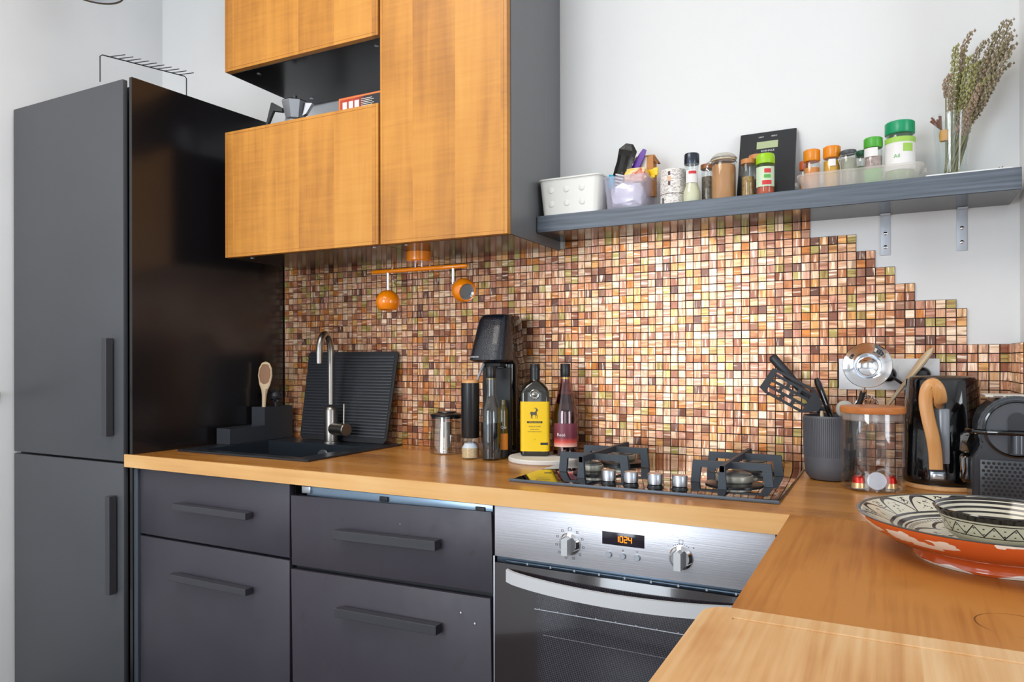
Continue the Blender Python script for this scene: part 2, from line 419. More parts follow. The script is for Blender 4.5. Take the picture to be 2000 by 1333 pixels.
for c in range(c0, 20):
    for r in range(top_row(c), NR):
        x = TX+(c+.5)*P; z = TZ-(r+.5)*P
        if z-P/2 < TOPZ-.002: continue
        if -.113+P*.4 < x-.0 and x < .1055-P*.5 and 1.1182+P*.5 < z < 1.1942-P*.5: continue      # behind the socket plate
        if z > 1.522 and -1.82 < x < -.857: continue
        d = -x*s_+YW*c_; u = 1000+F_PX*(x*c_+YW*s_)/d; v = V0-F_PX*(z-CZ)/d
        hid = (1775 < u < 1915 and v > 735) or (u > 1900 and v > 790) or (1577 < u < 1672 and v > 812) or v > 1000
        hid = hid or (u > 1500 and v > 925) or z > 1.517
        cells.append((d if not hid else d+10, x, z))
cells.sort(key=lambda t: t[0])
rt = random.Random(3)
for d, x, z in cells[:292]:
    o = bpy.data.objects.new('tile', tme); COL.objects.link(o); o.parent = wall_back
    o.location = (x+rt.uniform(-.0002, .0002), YW-.003, z+rt.uniform(-.0002, .0002))
    o.rotation_euler = (rt.gauss(0, .012), 0, rt.gauss(0, .012))
V = []; Fc = []
for d, x, z in cells[292:]:
    k = len(V); tx, tz = rt.gauss(0, .014), rt.gauss(0, .014); ox, oz = rt.uniform(-.0003, .0003), rt.uniform(-.0003, .0003)
    for (a, b_, e) in vv:
        V.append((x+a+ox, YW-.003+(b_ if b_ == 0 else b_+tx*a+tz*e), z+e+oz))
    Fc += [tuple(k+i for i in f) for f in ff]
me = bpy.data.meshes.new('mosaic_field'); me.from_pydata(V, [], Fc); me.materials.append(M_TILEF)
o = bpy.data.objects.new('mosaic_field', me); COL.objects.link(o); o.parent = wall_back; o['kind'] = 'stuff'
# tiles on the side face of the right wall
gb = MB().box(XR-.003, XR+.0175, YP+.001, YW-.0035, TOPZ, TZ-13*P).build('grout_bed', M_GROUT, wall_right, smooth=False)
for k in range(9):
    for r in range(13, NR):
        z = TZ-(r+.5)*P
        if z-P/2 < TOPZ-.002: continue
        o = bpy.data.objects.new('tile', tme); COL.objects.link(o); o.parent = wall_right
        o.location = (XR-.003, YW-.0075-(k+.5)*P, z); o.rotation_euler = (0, rt.gauss(0, .01), -PI/2+rt.gauss(0, .01))
        if o.location.y-P/2 < YP: bpy.data.objects.remove(o)

# ------------------------------------------------------------------ fridge cupboard
fr = thing('fridge_cupboard', 'tall black integrated fridge cupboard with two bar handles against the left wall', 'fridge', (-2.34, 1.70, 0))
def bx(parent, name, m, x0, x1, y0, y1, z0, z1, bev=.0012, **k):
    l = parent.location
    return MB().box(x0-l.x, x1-l.x, y0-l.y, y1-l.y, z0-l.z, z1-l.z, bev, 2).build(name, m, parent, **k)
FT = 2.0447
bx(fr, 'carcass', mat('dark_grey_carcass', '1a1a1d', .5), XL+.003, -2.040, 1.432, YW-.004, .09, FT-.012)
b = MB(); lo = [(-2.031+2.34, 1.408-1.70), (-2.019+2.34, 1.408-1.70), (-1.974+2.34, YW-.002-1.70), (-2.031+2.34, YW-.002-1.70)]
def loft(b, secs, close_top=False, close_bot=True):
    rings = [[b.bm.verts.new((x, y, z)) for x, y in pts] for pts, z in secs]
    for A, Bq in zip(rings, rings[1:]):
        n = len(A)
        for i in range(n): b.bm.faces.new((A[i], A[(i+1) % n], Bq[(i+1) % n], Bq[i]))
    if close_bot: b.bm.faces.new(rings[0][::-1])
    if close_top: b.bm.faces.new(rings[-1])
    return b
loft(b, [(lo, TOPZ+.0004), (lo, FT+.002)], True); b.box(-2.031+2.34, -2.0192+2.34, 1.408-1.70, YW-.006-1.70, 0, TOPZ+.0002); b.build('side_panel', M_PANEL, fr, smooth=False)
bx(fr, 'plinth', M_BLACKM, XL+.003, -2.041, 1.45, 1.47, 0, .09)
d1 = bx(fr, 'door', M_FRONT, -2.632, -2.0525, 1.402, 1.418, .887, FT, .002)
d2 = bx(fr, 'door', M_FRONT, -2.632, -2.0525, 1.402, 1.418, .10, .880, .002)
def bar_handle(parent, x0, x1, y0, z0, z1, m=M_HANDLE, vertical=False, proud=.028, roll=0):
    """bar in world coords, parent door object sits at thing origin"""
    l = parent.parent.location; b = MB()
    b.box(x0-l.x, x1-l.x, y0-proud-l.y, y0-.005-l.y, z0-l.z, z1-l.z, .0012)
    if vertical:
        for z in (z0+.006, z1-.018): b.box(x0+.004-l.x, x1-.004-l.x, y0-proud+.008-l.y, y0-l.y, z-l.z, z+.012-l.z)
    else:
        for x in (x0+.006, x1-.018): b.box(x-l.x, x+.012-l.x, y0-proud+.008-l.y, y0-l.y, z0+.004-l.z, z1-.004-l.z)
    return b.build('handle', m, parent, smooth=False)
k_ = 1.374/1.35
bar_handle(d1, -2.116, -2.094, 1.402, .963, 1.261, vertical=True)
bar_handle(d2, -2.100, -2.079, 1.402, .486, .783, vertical=True)

# ------------------------------------------------------------------ base units
YD = 1.4176
def drawer_unit(label, x0, x1, fronts, metal_top=False):
    t = thing('drawer_cabinet', label, 'cabinet', ((x0+x1)/2, 1.70, 0))
    l = t.location; zt = .868 if not metal_top else .838; X0, X1, Y0, Y1 = x0+.001-l.x, x1-.001-l.x, YD+.022-l.y, YW-.006-l.y
    b = MB(); b.box(X0, X0+.018, Y0, Y1, .08, zt).box(X1-.018, X1, Y0, Y1, .08, zt).box(X0+.018, X1-.018, Y1-.01, Y1, .08, zt).box(X0+.018, X1-.018, Y0, Y1-.01, .08, .098).box(X0+.018, X1-.018, Y0, Y0+.004, .098, .68)
    b.build('carcass', M_BLACKM, t, smooth=False)
    bx(t, 'plinth', M_BLACK, x0+.001, x1-.001, YD+.06, YD+.075, 0, .08)
    if metal_top:
        bx(t, 'top_rail', mat('bluish_zinc_rail', '8aa0b4', .3, .8), x0+.05, x1-.004, YD+.008, YD+.03, .842, .866)
        bx(t, 'hinge', M_ALU, x0+.035, x0+.065, YD+.004, YD+.03, .847, .866, .002)
        for xx in (x0+.30, x1-.035): bx(t, 'clip', M_BLACKM, xx-.012, xx+.012, YD+.003, YD+.008, .848, .860, .001)
    for (fx0, fx1, z0, z1, hx0, hx1, hz0, hz1, roll, yaw) in fronts:
        l = t.location; cx, cz = (fx0+fx1)/2, (z0+z1)/2
        f = MB().box(fx0-cx, fx1-cx, 0, .018, z0-cz, z1-cz, .0015).build('drawer_front', M_FRONT3 if metal_top else M_FRONT2, t, loc=(cx-l.x, YD-l.y, cz), rot=(0, roll, yaw))
        hb = MB().box(hx0-cx, hx1-cx, -.030, -.006, hz0-cz, hz1-cz, .0012)
        for x in (hx0+.006, hx1-.018): hb.box(x-cx, x+.012-cx, -.008, .001, hz0+.004-cz, hz1-.004-cz)
        hb.build('handle', M_HANDLE, f, smooth=False)
    return t
t1 = drawer_unit('black two-drawer base cabinet directly beside the fridge, below the sink', -2.0, -1.3935,
    [(-1.998, -1.3955, .674, .8685, -1.817, -1.525, .7655, .784, 0, 0), (-1.998, -1.396, .10, .667, -1.834, -1.525, .5625, .581, 0, 0)])
bx(t1, 'filler_strip', mat('blue_grey_edge', '3b434c', .45), -2.0185, -2.0002, 1.411, 1.43, .05, .868)
drawer_unit('black two-drawer base cabinet with crooked scuffed fronts, left of the oven', -1.3925, -.7865,
    [(-1.388, -.789, .664, .846, -1.221, -.922, .7515, .7745, -.021, .006), (-1.384, -.790, .10, .652, -1.215, -.917, .5595, .5815, -.016, .008)], True)
# specks on the lower front

t2 = [o for o in COL.objects if o.name.startswith('drawer_cabinet')][-1]; l = t2.location
for x, z, r in ((-.870, .6145, .0022), (-.833, .596, .0022), (-1.04, .800, .001)):
    crumb = MB().sphere((x-l.x, YD-.0008-l.y, z), r, 8, sc=(1, .3, 1.1)).build('paint_speck', mat('white_paint_speck', 'dcdcdc', .6), t2)
# ------------------------------------------------------------------ worktops
wt = thing('worktop', 'long oiled wooden worktop with pale front edge holding sink and hob', 'worktop', (-.9, 1.7, TOPZ-.0372))
l = wt.location
BX0, BX1, BY0, BY1 = -1.93, -1.475, 1.548, 1.845      # sink cut-out
b = MB()
for (x0, x1, y0, y1) in ((-2.0175, BX0, 1.4065, YW-.001), (BX1, XR-.001, 1.4065, YW-.001), (BX0, BX1, 1.4065, BY0), (BX0, BX1, BY1, YW-.001), (XR-.001, .9, 1.4065, YP-.001), (-2.046, -2.0175, 1.3998, 1.4015)):
    b.box(x0-l.x, x1-l.x, y0-l.y, y1-l.y, .0, .0372)
b.build('top', M_TOP, wt, smooth=False)
MB().box(-2.046-l.x, -.1612-l.x, 1.3995-l.y, 1.4064-l.y, -.0006, .0372).build('front_edge', M_TOPE, wt, smooth=False)
pt = thing('worktop', 'wooden peninsula worktop running toward the viewer under the painted dish', 'worktop', (.3, .8, TOPZ-.0372))
l = pt.location
MB().box(-.161-l.x, .9-l.x, .30-l.y, 1.4058-l.y, 0, .0370, .0008).build('top', M_TOPP, pt, smooth=False)
pc = thing('peninsula_cabinet', 'black base cabinet below the peninsula worktop', 'cabinet', (.35, .85, 0))
bx(pc, 'carcass', M_BLACKM, -.14, .88, .34, 1.405, .08, TOPZ-.0375)
bx(pc, 'plinth', M_BLACK, -.10, .84, .40, 1.40, 0, .08)
bx(pc, 'filler_panel', M_BLACKM, -.1855, -.1402, 1.4125, 1.43, .0005, TOPZ-.038)

# ------------------------------------------------------------------ sink, tap, drainer
sk = thing('sink', 'black granite inset sink bowl set in the worktop', 'sink', (-1.7, 1.74, TOPZ)); l = sk.location
b = MB(); H = .006
for (x0, x1, y0, y1) in ((-1.965, -1.90, 1.521, 1.962), (-1.49, -1.428, 1.521, 1.962), (-1.90, -1.49, 1.521, 1.560), (-1.90, -1.49, 1.832, 1.962)):
    b.box(x0-l.x, x1-l.x, y0-l.y, y1-l.y, .0003, H, .001)
b.build('rim', M_SINK, sk, smooth=False)
b = MB(); d = -.16; g = lambda x, y: (x-l.x, y-l.y)
x0, x1, y0, y1 = -1.90-l.x, -1.49-l.x, 1.56-l.y, 1.832-l.y
b.box(x0-.004, x0, y0-.004, y1+.004, d, .001).box(x1, x1+.004, y0-.004, y1+.004, d, .001).box(x0, x1, y0-.004, y0, d, .001).box(x0, x1, y1, y1+.004, d, .001).box(x0-.004, x1+.004, y0-.004, y1+.004, d-.006, d)
b.build('basin', M_SINK, sk, smooth=False)
Mx = Matrix.Translation((-1.655-l.x, 1.8315-l.y, -.035)) @ Matrix.Rotation(PI/2, 4, 'X')
MB().lathe([(0, 0), (.010, .0), (.010, .003), (.022, .003), (.024, 0.0)], 24, M=Mx).build('overflow_ring', M_ALU, sk)
MB().lathe([(0, .002), (.04, .002), (.042, 0)], 24, (-1.7-l.x, 1.70-l.y, d)).build('drain', M_CHROME, sk)

tp = thing('kitchen_tap', 'brushed steel swan-neck tap with a side lever behind the black sink', 'tap', (-1.668, 1.886, TOPZ+.006))
MB().lathe([(0, 0), (.030, 0), (.030, .004), (.0225, .006), (.0225, .108), (.019, .118), (.0135, .122), (0, .122)], 28).build('body', M_TAP, tp)
arc = [(0, 0, .128), (0, 0, .302)]
R_ = .055
for i in range(1, 13):
    a = PI*i/12; arc.append((R_*(1-math.cos(a))*.10, -R_*(1-math.cos(a))*.62, .300+R_*1.15*math.sin(a)))
e = arc[-1]; arc.append((e[0], e[1], e[2]-.034))
MB().tube(arc, .0115, 14).build('spout', M_TAP, tp)
Ml = Matrix.Translation((0, 0, .047)) @ Matrix.Rotation(-.25, 4, 'Z') @ Matrix.Rotation(PI/2, 4, 'Y')
MB().cyl((0, 0, .012),   .0215, .076, 24, M=Ml, bev=.002).build('lever_body', M_TAP, tp)
MB().tube([(.070, -.017, .062), (.072, -.018, .132)], .0035, 8).build('lever', M_TAP, tp)

mt = thing('drying_mat', 'black ribbed draining mat leaning on the tiles behind the tap', 'mat', (-1.652, 1.919, TOPZ+.0075), rot=(-math.atan2(.048, .30), 0, 0))
MB().prism([(-.188, .012), (-.176, 0), (.176, 0), (.188, .012), (.203, .300), (.196, .308), (-.180, .308), (-.188, .300)], .004).build('sheet', mat('black_silicone', '15161a', .5), mt, smooth=False)  # sheet kept darker so the painted rib highlights stand out
b = MB()
for i in range(27):
    z = .018+i*.0103; w_ = .181+.010*(z/.3)
    b.box(-w_+.002, w_, -.0032, .0005, z, z+.0050, .0012, 2)
b.build('ribs', mat('silicone_rib_highlight', '33363d', .42), mt, kind='stuff')  # rib highlights put into the colour, lighter than the black sheet

cy = thing('sink_caddy', 'black metal sink caddy with low tray and tall section beside the fridge panel', 'caddy', (-1.92, 1.60, TOPZ+.0065)); 
M_CAD = mat('dark_grey_metal_sheet', '3c3f45', .45, .3)
l = cy.location
def tray(parent, name, x0, x1, y0, y1, z0, z1, t=.0025, m=M_CAD):
    b = MB(); l = parent.location
    x0 -= l.x; x1 -= l.x; y0 -= l.y; y1 -= l.y
    b.box(x0, x0+t, y0, y1, z0, z1).box(x1-t, x1, y0, y1, z0, z1).box(x0+t, x1-t, y0, y0+t, z0, z1).box(x0+t, x1-t, y1-t, y1, z0, z1).box(x0+t, x1-t, y0+t, y1-t, z0, z0+t)
    return b.build(name, m, parent, smooth=False)
tray(cy, 'low_tray', -1.972, -1.910, 1.676, 1.824, .0005, .052)
tray(cy, 'tall_section', -1.972, -1.910, 1.8248, 1.955, .0005, .114)
sp = thing('wooden_spoon', 'wooden spoon standing upright in the black sink caddy', 'spoon', (-1.945, 1.848, TOPZ+.011), rot=(-.04, .03, .45))
MB().tube([(0, 0, 0), (0, 0, .12), (0, 0, .150), (0, 0, .172)], [.007, .0065, .008, .012], 10).build('handle', M_SPOON, sp)
b = MB(); b.lathe([(0, -.058), (.012, -.050), (.020, -.030), (.0255, 0), (.023, .026), (.014, .044), (0, .050)], 24, (0, 0, .218), sy=.28)
b.build('bowl', M_SPOON, sp)
MB().lathe([(0, -.046), (.010, -.038), (.017, -.022), (.0220, 0), (.0198, .024), (.012, .039), (0, .044)], 24, (0, -.0022, .218), sy=.25).build('bowl_hollow', M_SPOOND, sp)
br = thing('dish_brush', 'dark dish brush head behind the wooden spoon in the caddy', 'brush', (-1.938, 1.905, TOPZ+.012))
MB().tube([(0, 0, 0), (0, 0, .10), (0, -.003, .125)], .006, 8).build('handle', M_BLACKM, br)
b = MB(); r_ = random.Random(5)
b.sphere((0, -.005, .145), .018, 10)
for i in range(70):
    dv = Vector((r_.gauss(0, 1), r_.gauss(0, 1), r_.gauss(0, 1))).normalized()
    b.tube([Vector((0, -.005, .145))+dv*.014, Vector((0, -.005, .145))+dv*.026], .0016, 4)
b.build('bristles', mat('dark_bristle', '2b2c30', .5), br, kind='stuff')

# ------------------------------------------------------------------ hob
hb = thing('gas_hob', 'black glass gas hob with four burners set in the worktop', 'hob', (-.487, 1.73, TOPZ)); l = hb.location
MB().box(-.296, .296, -.235, .238, .0003, .0055, .0022, 3).build('glass_plate', M_HOB, hb)
MB().box(-.2975, .2975, -.2390, -.2352, .0003, .0075, .0014, 2).build('front_trim', mat('dark_grey_trim', '59626c', .4, .3), hb)
kp = [(-.5555, 1.534), (-.504, 1.534), (-.4495, 1.534), (-.396, 1.534)]
for x, y in kp:
    k = MB().lathe([(0, .0058), (.0135, .0058), (.0125, .011), (.0115, .013), (.0160, .0145), (.0163, .035), (.0150, .037), (0, .037)], 28, (x-l.x, y-l.y, 0)).build('knob', M_ALU, hb)
    MB().lathe([(.0149, .0058), (.0180, .0058), (.0165, .009), (.0158, .0125), (.0118, .0132)], 28, (x-l.x, y-l.y, 0)).build('collar', M_BLACK, k)
for (x, y, r) in ((-.640, 1.655, .026), (-.6405, 1.875, .036), (-.3045, 1.650, .040), (-.298, 1.875, .030)):
    c = (x-l.x, y-l.y, 0)
    q = MB().lathe([(0, .0056), (r+.022, .0056), (r+.022, .009), (r+.010, .013), (0, .013)], 36, c).build('burner_base', M_BLACK, hb)
    MB().lathe([(0, .0131), (r-.003, .0131), (r-.001, .015), (r, .017), (r, .0275), (r-.003, .029), (0, .029)], 36, c).build('flame_ring', mat('burner_aluminium', 'c9c6b8', .4, .7), q)
    MB().lathe([(0, .0291), (r-.003, .0291), (r-.003, .0315), (r-.010, .0335), (0, .0335)], 36, c).build('burner_cap', mat('enamel_cap', '6c6f70', .4, .5), q)
def grate(x0, x1, xm, yf, yb, ym0, ym1):
    g = MB(); T = .0095; Z0, Z1 = .042, .055
    X0, X1, XM = x0-l.x, x1-l.x, xm-l.x
    for y in (yf-l.y, yb-l.y):
        g.prism([(X0-.006, .006), (X0+.014, .006), (X0+.017, Z0-.002), (X1-.017, Z0-.002), (X1-.014, .006), (X1+.006, .006), (X1+.001, Z1), (X0-.001, Z1)], T, Matrix.Translation((0, y, 0)))
    g.box(XM-.0045, XM+.0045, ym0-l.y, ym1-l.y, Z0+.001, Z1+.002)
    for y in (ym0-l.y, ym1-l.y-.010): g.prism([(XM-.009, .006), (XM+.009, .006), (XM+.006, Z1+.001), (XM-.006, Z1+.001)], .010, Matrix.Translation((0, y, 0)))
    return g.build('pan_support', M_IRON, hb, smooth=False)
grate(-.722, -.552, -.640, 1.650, 1.808, 1.578, 1.915)
grate(-.395, -.228, -.316, 1.650, 1.815, 1.575, 1.915)

# ------------------------------------------------------------------ oven
ov = thing('oven', 'built-in steel oven with digital clock and curved bar handle', 'oven', (-.48, 1.6, .08)); l = ov.location
OX0, OX1 = -.7795, -.1865
def bo(name, m, x0, x1, y0, y1, z0, z1, bev=.001, parent=None, **k):
    return MB().box(x0-l.x, x1-l.x, y0-l.y, y1-l.y, z0-l.z, z1-l.z, bev).build(name, m, parent or ov, **k)
bo('housing', M_BLACKM, OX0+.004, OX1-.004, YD+.012, YW-.03, .10, .86)
cp = bo('control_panel', M_STEELP, OX0, OX1, YD-.004, YD+.012, .757, .8692, .0012)
bo('vent_trim', mat('dark_blue_steel_trim', '4c5a68', .3, .8), OX0+.004, OX1-.004, YD+.000, YD+.012, .7440, .7565)
MB().tube([(OX0+.03-l.x, YD-.002-l.y, .749-l.z), (OX1-.03-l.x, YD-.002-l.y, .749-l.z)], .0028, 8).build('vent_bar', mat('dark_blue_steel_trim'), ov)
for i in range(9): MB().box(OX0+.08+i*.055-l.x, OX0+.084+i*.055-l.x, YD-.006-l.y, YD-.001-l.y, .7465-l.z, .7515-l.z).build('vent_stud', M_ALU, ov, smooth=False)
def oven_glass():
    m, nt, bs = base_mat('oven_door_glass'); N = NT(nt); v = tcoord(nt); X = N.sep(v)
    bs.inputs['Roughness'].default_value = .12; bs.inputs['Specular IOR Level'].default_value = .7; bs.inputs['Coat Weight'].default_value = .5
    dots = N.m('MULTIPLY', N.m('SINE', N.m('MULTIPLY', N.m('ADD', X[0], N.m('MULTIPLY', X[2], -.6)), 900)), N.m('SINE', N.m('MULTIPLY', N.m('ADD', X[2], N.m('MULTIPLY', X[0], .25)), 900)))
    inx = N.m('MULTIPLY', N.sm(X[0], -.21, -.17), N.sm(X[0], .25, .21)); inz = N.m('MULTIPLY', N.sm(X[2], .12, .16), N.sm(X[2], .66, .62))
    msk = N.m('MULTIPLY', inx, inz)
    c1 = N.mix(N.sm(dots, .0, .5), '211f27', '45454f')
    nt.links.new(N.mix(msk, '221a1c', c1), bs.inputs['Base Color'])
    return m
dg = bo('door', oven_glass(), OX0, OX1, YD-.006, YD+.010, .13, .7438, .0015)
bo('frame_strip', M_ALU, OX0-.0035, OX0-.0003, YD-.004, YD+.01, .13, .757, .0004)
# handle: curved flat bar that bows down and outwards
hp = []
n = 28
for i in range(n+1):
    t = i/n; x = -.745+t*(.520); s2 = 4*t*(1-t)
    hp.append((x-l.x, YD-.016-.030*s2**.6-l.y,   .7205-.010*s2-l.z))
b = MB(); hh = .0135
rows = []
for x, y, z in hp: rows.append([b.bm.verts.new((x, y, z-hh)), b.bm.verts.new((x, y, z+hh)), b.bm.verts.new((x, y+.009, z+hh)), b.bm.verts.new((x, y+.009, z-hh))])
for A, B2 in zip(rows, rows[1:]):
    for k in range(4): b.bm.faces.new((A[k], A[(k+1) % 4], B2[(k+1) % 4], B2[k]))
b.bm.faces.new(rows[0]); b.bm.faces.new(rows[-1][::-1])
hd = b.build('handle', mat('satin_handle_steel', 'd6d7d9', .42, .25), ov, angle=60)
# rack line inside the door glass
b = MB(); b.tube([(-.20, YD-.0066-l.y, .655-l.z), (.16, YD-.0066-l.y, .655-l.z)], .0010, 6)
for i in range(9): b.box(-.19+i*.043, -.187+i*.043, YD-.0072-l.y, YD-.006-l.y, .655-l.z, .658-l.z)
b.build('rack_edge', M_ALU, ov)
b = MB(); b.tube([(-.18, YD-.0062-l.y, .602-l.z), (.2, YD-.0062-l.y, .602-l.z)], .0006, 6); b.build('lower_rack_edge', mat('dull_rack', '6c6a70', .4, .6), ov)
for x in (-.5985, -.3625):
    k = MB().lathe([(0, 0), (.0235, 0), (.0235, .004), (.020, .0075), (.018, .009), (0, .009)], 36, M=Matrix.Translation((x-l.x, YD-.0042-l.y, .8045-l.z)) @ Matrix.Rotation(PI/2, 4, 'X')).build('dial', M_CHROME, ov)
    MB().prism([(-.0068, -.0185), (.0068, -.0185), (.0068, .0145), (0, .0185), (-.0068, .0145)], .022, Matrix.Translation((x-l.x, YD-.0352-l.y, .8045-l.z))).build('grip', mat('knob_light_steel', 'dfe2e4', .3, .7), k, smooth=False)
ds = bo('clock_display', mat('display_glass', '241f2a', .12), -.5258, -.4364, YD-.0052, YD-.0035, .8135, .8395, .0004)
SEG = {'1': 'bc', '0': 'abcdef', '2': 'abged', '4': 'fgbc'}
b = MB(); ex = mat('orange_digits', 'ff7a00', .5, emit='ff7a00', es=2.2)
for k, ch in enumerate('1024'):
    cx = -.4935+k*.0092; cz = .8268; w2, h2, t2 = .0030, .0058, .00075
    R2 = dict(a=(-w2, w2, h2-t2, h2+t2), d=(-w2, w2, -h2-t2, -h2+t2), g=(-w2, w2, -t2, t2), b=(w2-t2, w2+t2, 0, h2), c=(w2-t2, w2+t2, -h2, 0), f=(-w2-t2, -w2+t2, 0, h2), e=(-w2-t2, -w2+t2, -h2, 0))
    for s in SEG[ch]:
        a = R2[s]; b.box(cx+a[0]-l.x, cx+a[1]-l.x, YD-.0058-l.y, YD-.0053-l.y, cz+a[2]-l.z, cz+a[3]-l.z)
b.build('clock_digits', ex, ds, smooth=False)
for x in (-.5115, -.4815, -.4513):
    MB().lathe([(0, .004), (.0055, .004), (.0065, .0025), (.0065, 0), (.0074, 0)], 20, M=Matrix.Translation((x-l.x, YD-.0042-l.y, .7930-l.z)) @ Matrix.Rotation(PI/2, 4, 'X')).build('button', M_ALU, ov)
def sq(cx, cz, r, t=.0005):
    b = MB()
    for a in ((-r, r, r-t, r), (-r, r, -r, -r+t), (-r, -r+t, -r, r), (r-t, r, -r, r)):
        b.box(cx+a[0]-l.x, cx+a[1]-l.x, YD-.0046-l.y, YD-.0041-l.y, cz+a[2]-l.z, cz+a[3]-l.z)
    b.build('printed_symbol', M_INK, ov, smooth=False)
for k in range(11):
    a = PI/2+k*2*PI/11*1.0; sq(-.5985+.031*math.cos(a), .8045+.031*math.sin(a), .0036 if k == 0 else .0023)
sq(-.3625, .8045+.031, .0042)
for k in range(8):
    a = PI/2+.6-k*.17; x, z = -.3625+.0262*math.cos(a), .8045+.0262*math.sin(a); MB().box(x-.0009-l.x, x+.0009-l.x, YD-.0046-l.y, YD-.0041-l.y, z-.0006-l.z, z+.0006-l.z).build('printed_dot', M_INK, ov, smooth=False)
for s, x, z in (('-', -.5115, .8045), ('+', -.4513, .8045), ('o', -.4815, .8045), ('-', -.3885, .826), ('+', -.338, .826)):
    text(s, .0075, M_INK, ov, 'printed_sign', (x-l.x, YD-.0044-l.y, z-l.z))

# ------------------------------------------------------------------ wall cabinets
XC = -.868; YB = YW-.001
def wall_cabinet(label, x0, x1, z0, z1, yfront, screws):
    piv = Vector((XC, YB, 0)); t = thing('wall_cabinet', label, 'cabinet', (piv.x, piv.y, z0), rot=(0, 0, .017)); l = t.location
    c = MB().box(x0-l.x, x1-l.x, yfront+.021-l.y, -.0005-.0005, 0.0008, z1-z0-.0008, .0008)
    c.build('carcass', M_CARC, t, smooth=False)
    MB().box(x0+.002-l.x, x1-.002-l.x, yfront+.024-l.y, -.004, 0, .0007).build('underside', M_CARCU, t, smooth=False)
    d = MB().box(x0+.0015-l.x, x1-.0015-l.x, yfront+.0012-l.y, yfront+.020-l.y, 0, z1-z0, .0008).build('door', M_DOOR, t, smooth=False)
    e = .0085
    b = MB()
    X0, X1, Y0 = x0+.0015-l.x, x1-.0015-l.x, yfront-l.y
    for a in ((X0, X0+e, 0, z1-z0), (X1-e, X1, 0, z1-z0), (X0+e+.0008, X1-e-.0008, 0, e), (X0+e+.0008, X1-e-.0008, z1-z0-e, z1-z0)):
        b.box(a[0], a[1], Y0+.0002, Y0+.0016, a[2], a[3], .0003, 1)
    b.box(X0+e+.0012, X1-e-.0012, Y0+.0004, Y0+.0013, e+.0010, z1-z0-e-.0010)
    b.build('veneer', M_DOOR, d, smooth=False)
    for x, y in screws:
        MB().cyl((x-l.x, y-l.y, -.0012), .007, .0018, 16).build('screw_cover', M_ALU, t)
    return t
YC = 1.6293
ZB = 1.5172
wall_cabinet('tall narrow wall cabinet with oak door beside the open shelf', XC-.400, XC, ZB-.001, 2.80, YC+.006, [(-1.21, 1.68)])
wall_cabinet('lower oak-fronted wall cabinet above the sink', XC-1.0, XC-.4025, ZB, 1.9125, YC+.003, [(-1.80, 1.68), (-1.32, 1.68)])
wall_cabinet('upper oak-fronted wall cabinet cut off by the top of the frame', XC-1.0, XC-.4025, 2.1035, 2.80, YC+.003, [(-1.78, 1.69), (-1.78, 1.93), (-1.32, 1.69)])

# ------------------------------------------------------------------ open shelf and brackets
SZ0, SZ1 = 1.5432, 1.589; YS = 1.8085
ws = thing('wall_shelf', 'long dark wood-grain shelf on the white wall above the hob', 'shelf', (-.31, 1.9, SZ0)); l = ws.location
MB().box(-.8615-l.x, XR-.002-l.x, YS-l.y, YW-.0008-l.y, 0.0006, SZ1-SZ0, .0008).build('board', M_SHELF, ws, smooth=False)
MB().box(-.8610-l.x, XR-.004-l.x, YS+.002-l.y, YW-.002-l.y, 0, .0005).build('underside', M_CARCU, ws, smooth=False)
for i, x in enumerate((-.0075, .151)):
    t = thing('shelf_bracket', ('left' if i == 0 else 'right')+' small white angle bracket screwed to the wall under the shelf', 'bracket', (x, YW, SZ0))
    b = MB(); b.box(-.0105, .0105, -.004, -.0006, -.098, -.0025, .0006); b.box(-.0105, .0105, -.030, -.0006, -.0030, -.0004, .0005)
    b.build('angle', mat('white_coated_steel', 'c3c9d2', .4, .1), t)
    for z in (-.045, -.078):
        MB().lathe([(0, .0015), (.002, .0015), (.0045, 0)], 12, M=Matrix.Translation((0, -.0042, z)) @ Matrix.Rotation(PI/2, 4, 'X')).build('screw', M_CHROME, t)

# ------------------------------------------------------------------ spot lamp under the cabinets
lp = thing('spot_lamp', 'orange ball spotlight bar under the wall cabinets', 'lamp', (-1.2505, 1.80, 1.4655))
MB().lathe([(0, .022), (.034, .022), (.037, .025), (.037, .0505), (0, .0505)], 36).build('ceiling_rose', M_ORANGE, lp)
b = MB()
for x in (-.012, .012): b.cyl((x, 0, .004), .0028, .019, 10)
b.build('spacer', M_CHROME, lp)
MB().tube([(-.177, 0, 0), (-.172, 0, 0), (.165, 0, 0), (.170, 0, 0)], [.003, .0065, .0065, .003], 14).build('bar', M_ORANGE, lp)
for x in (-.098, .04): MB().tube([(x, 0, -.009), (x, 0, .009)], .0024, 8).build('switch_pin', M_CHROME, lp)
MB().tube([(-.098, 0, -.008), (-.094, -.002, -.03), (-.08, -.004, -.045)], .0008, 6).build('cord', M_CHROME, lp)
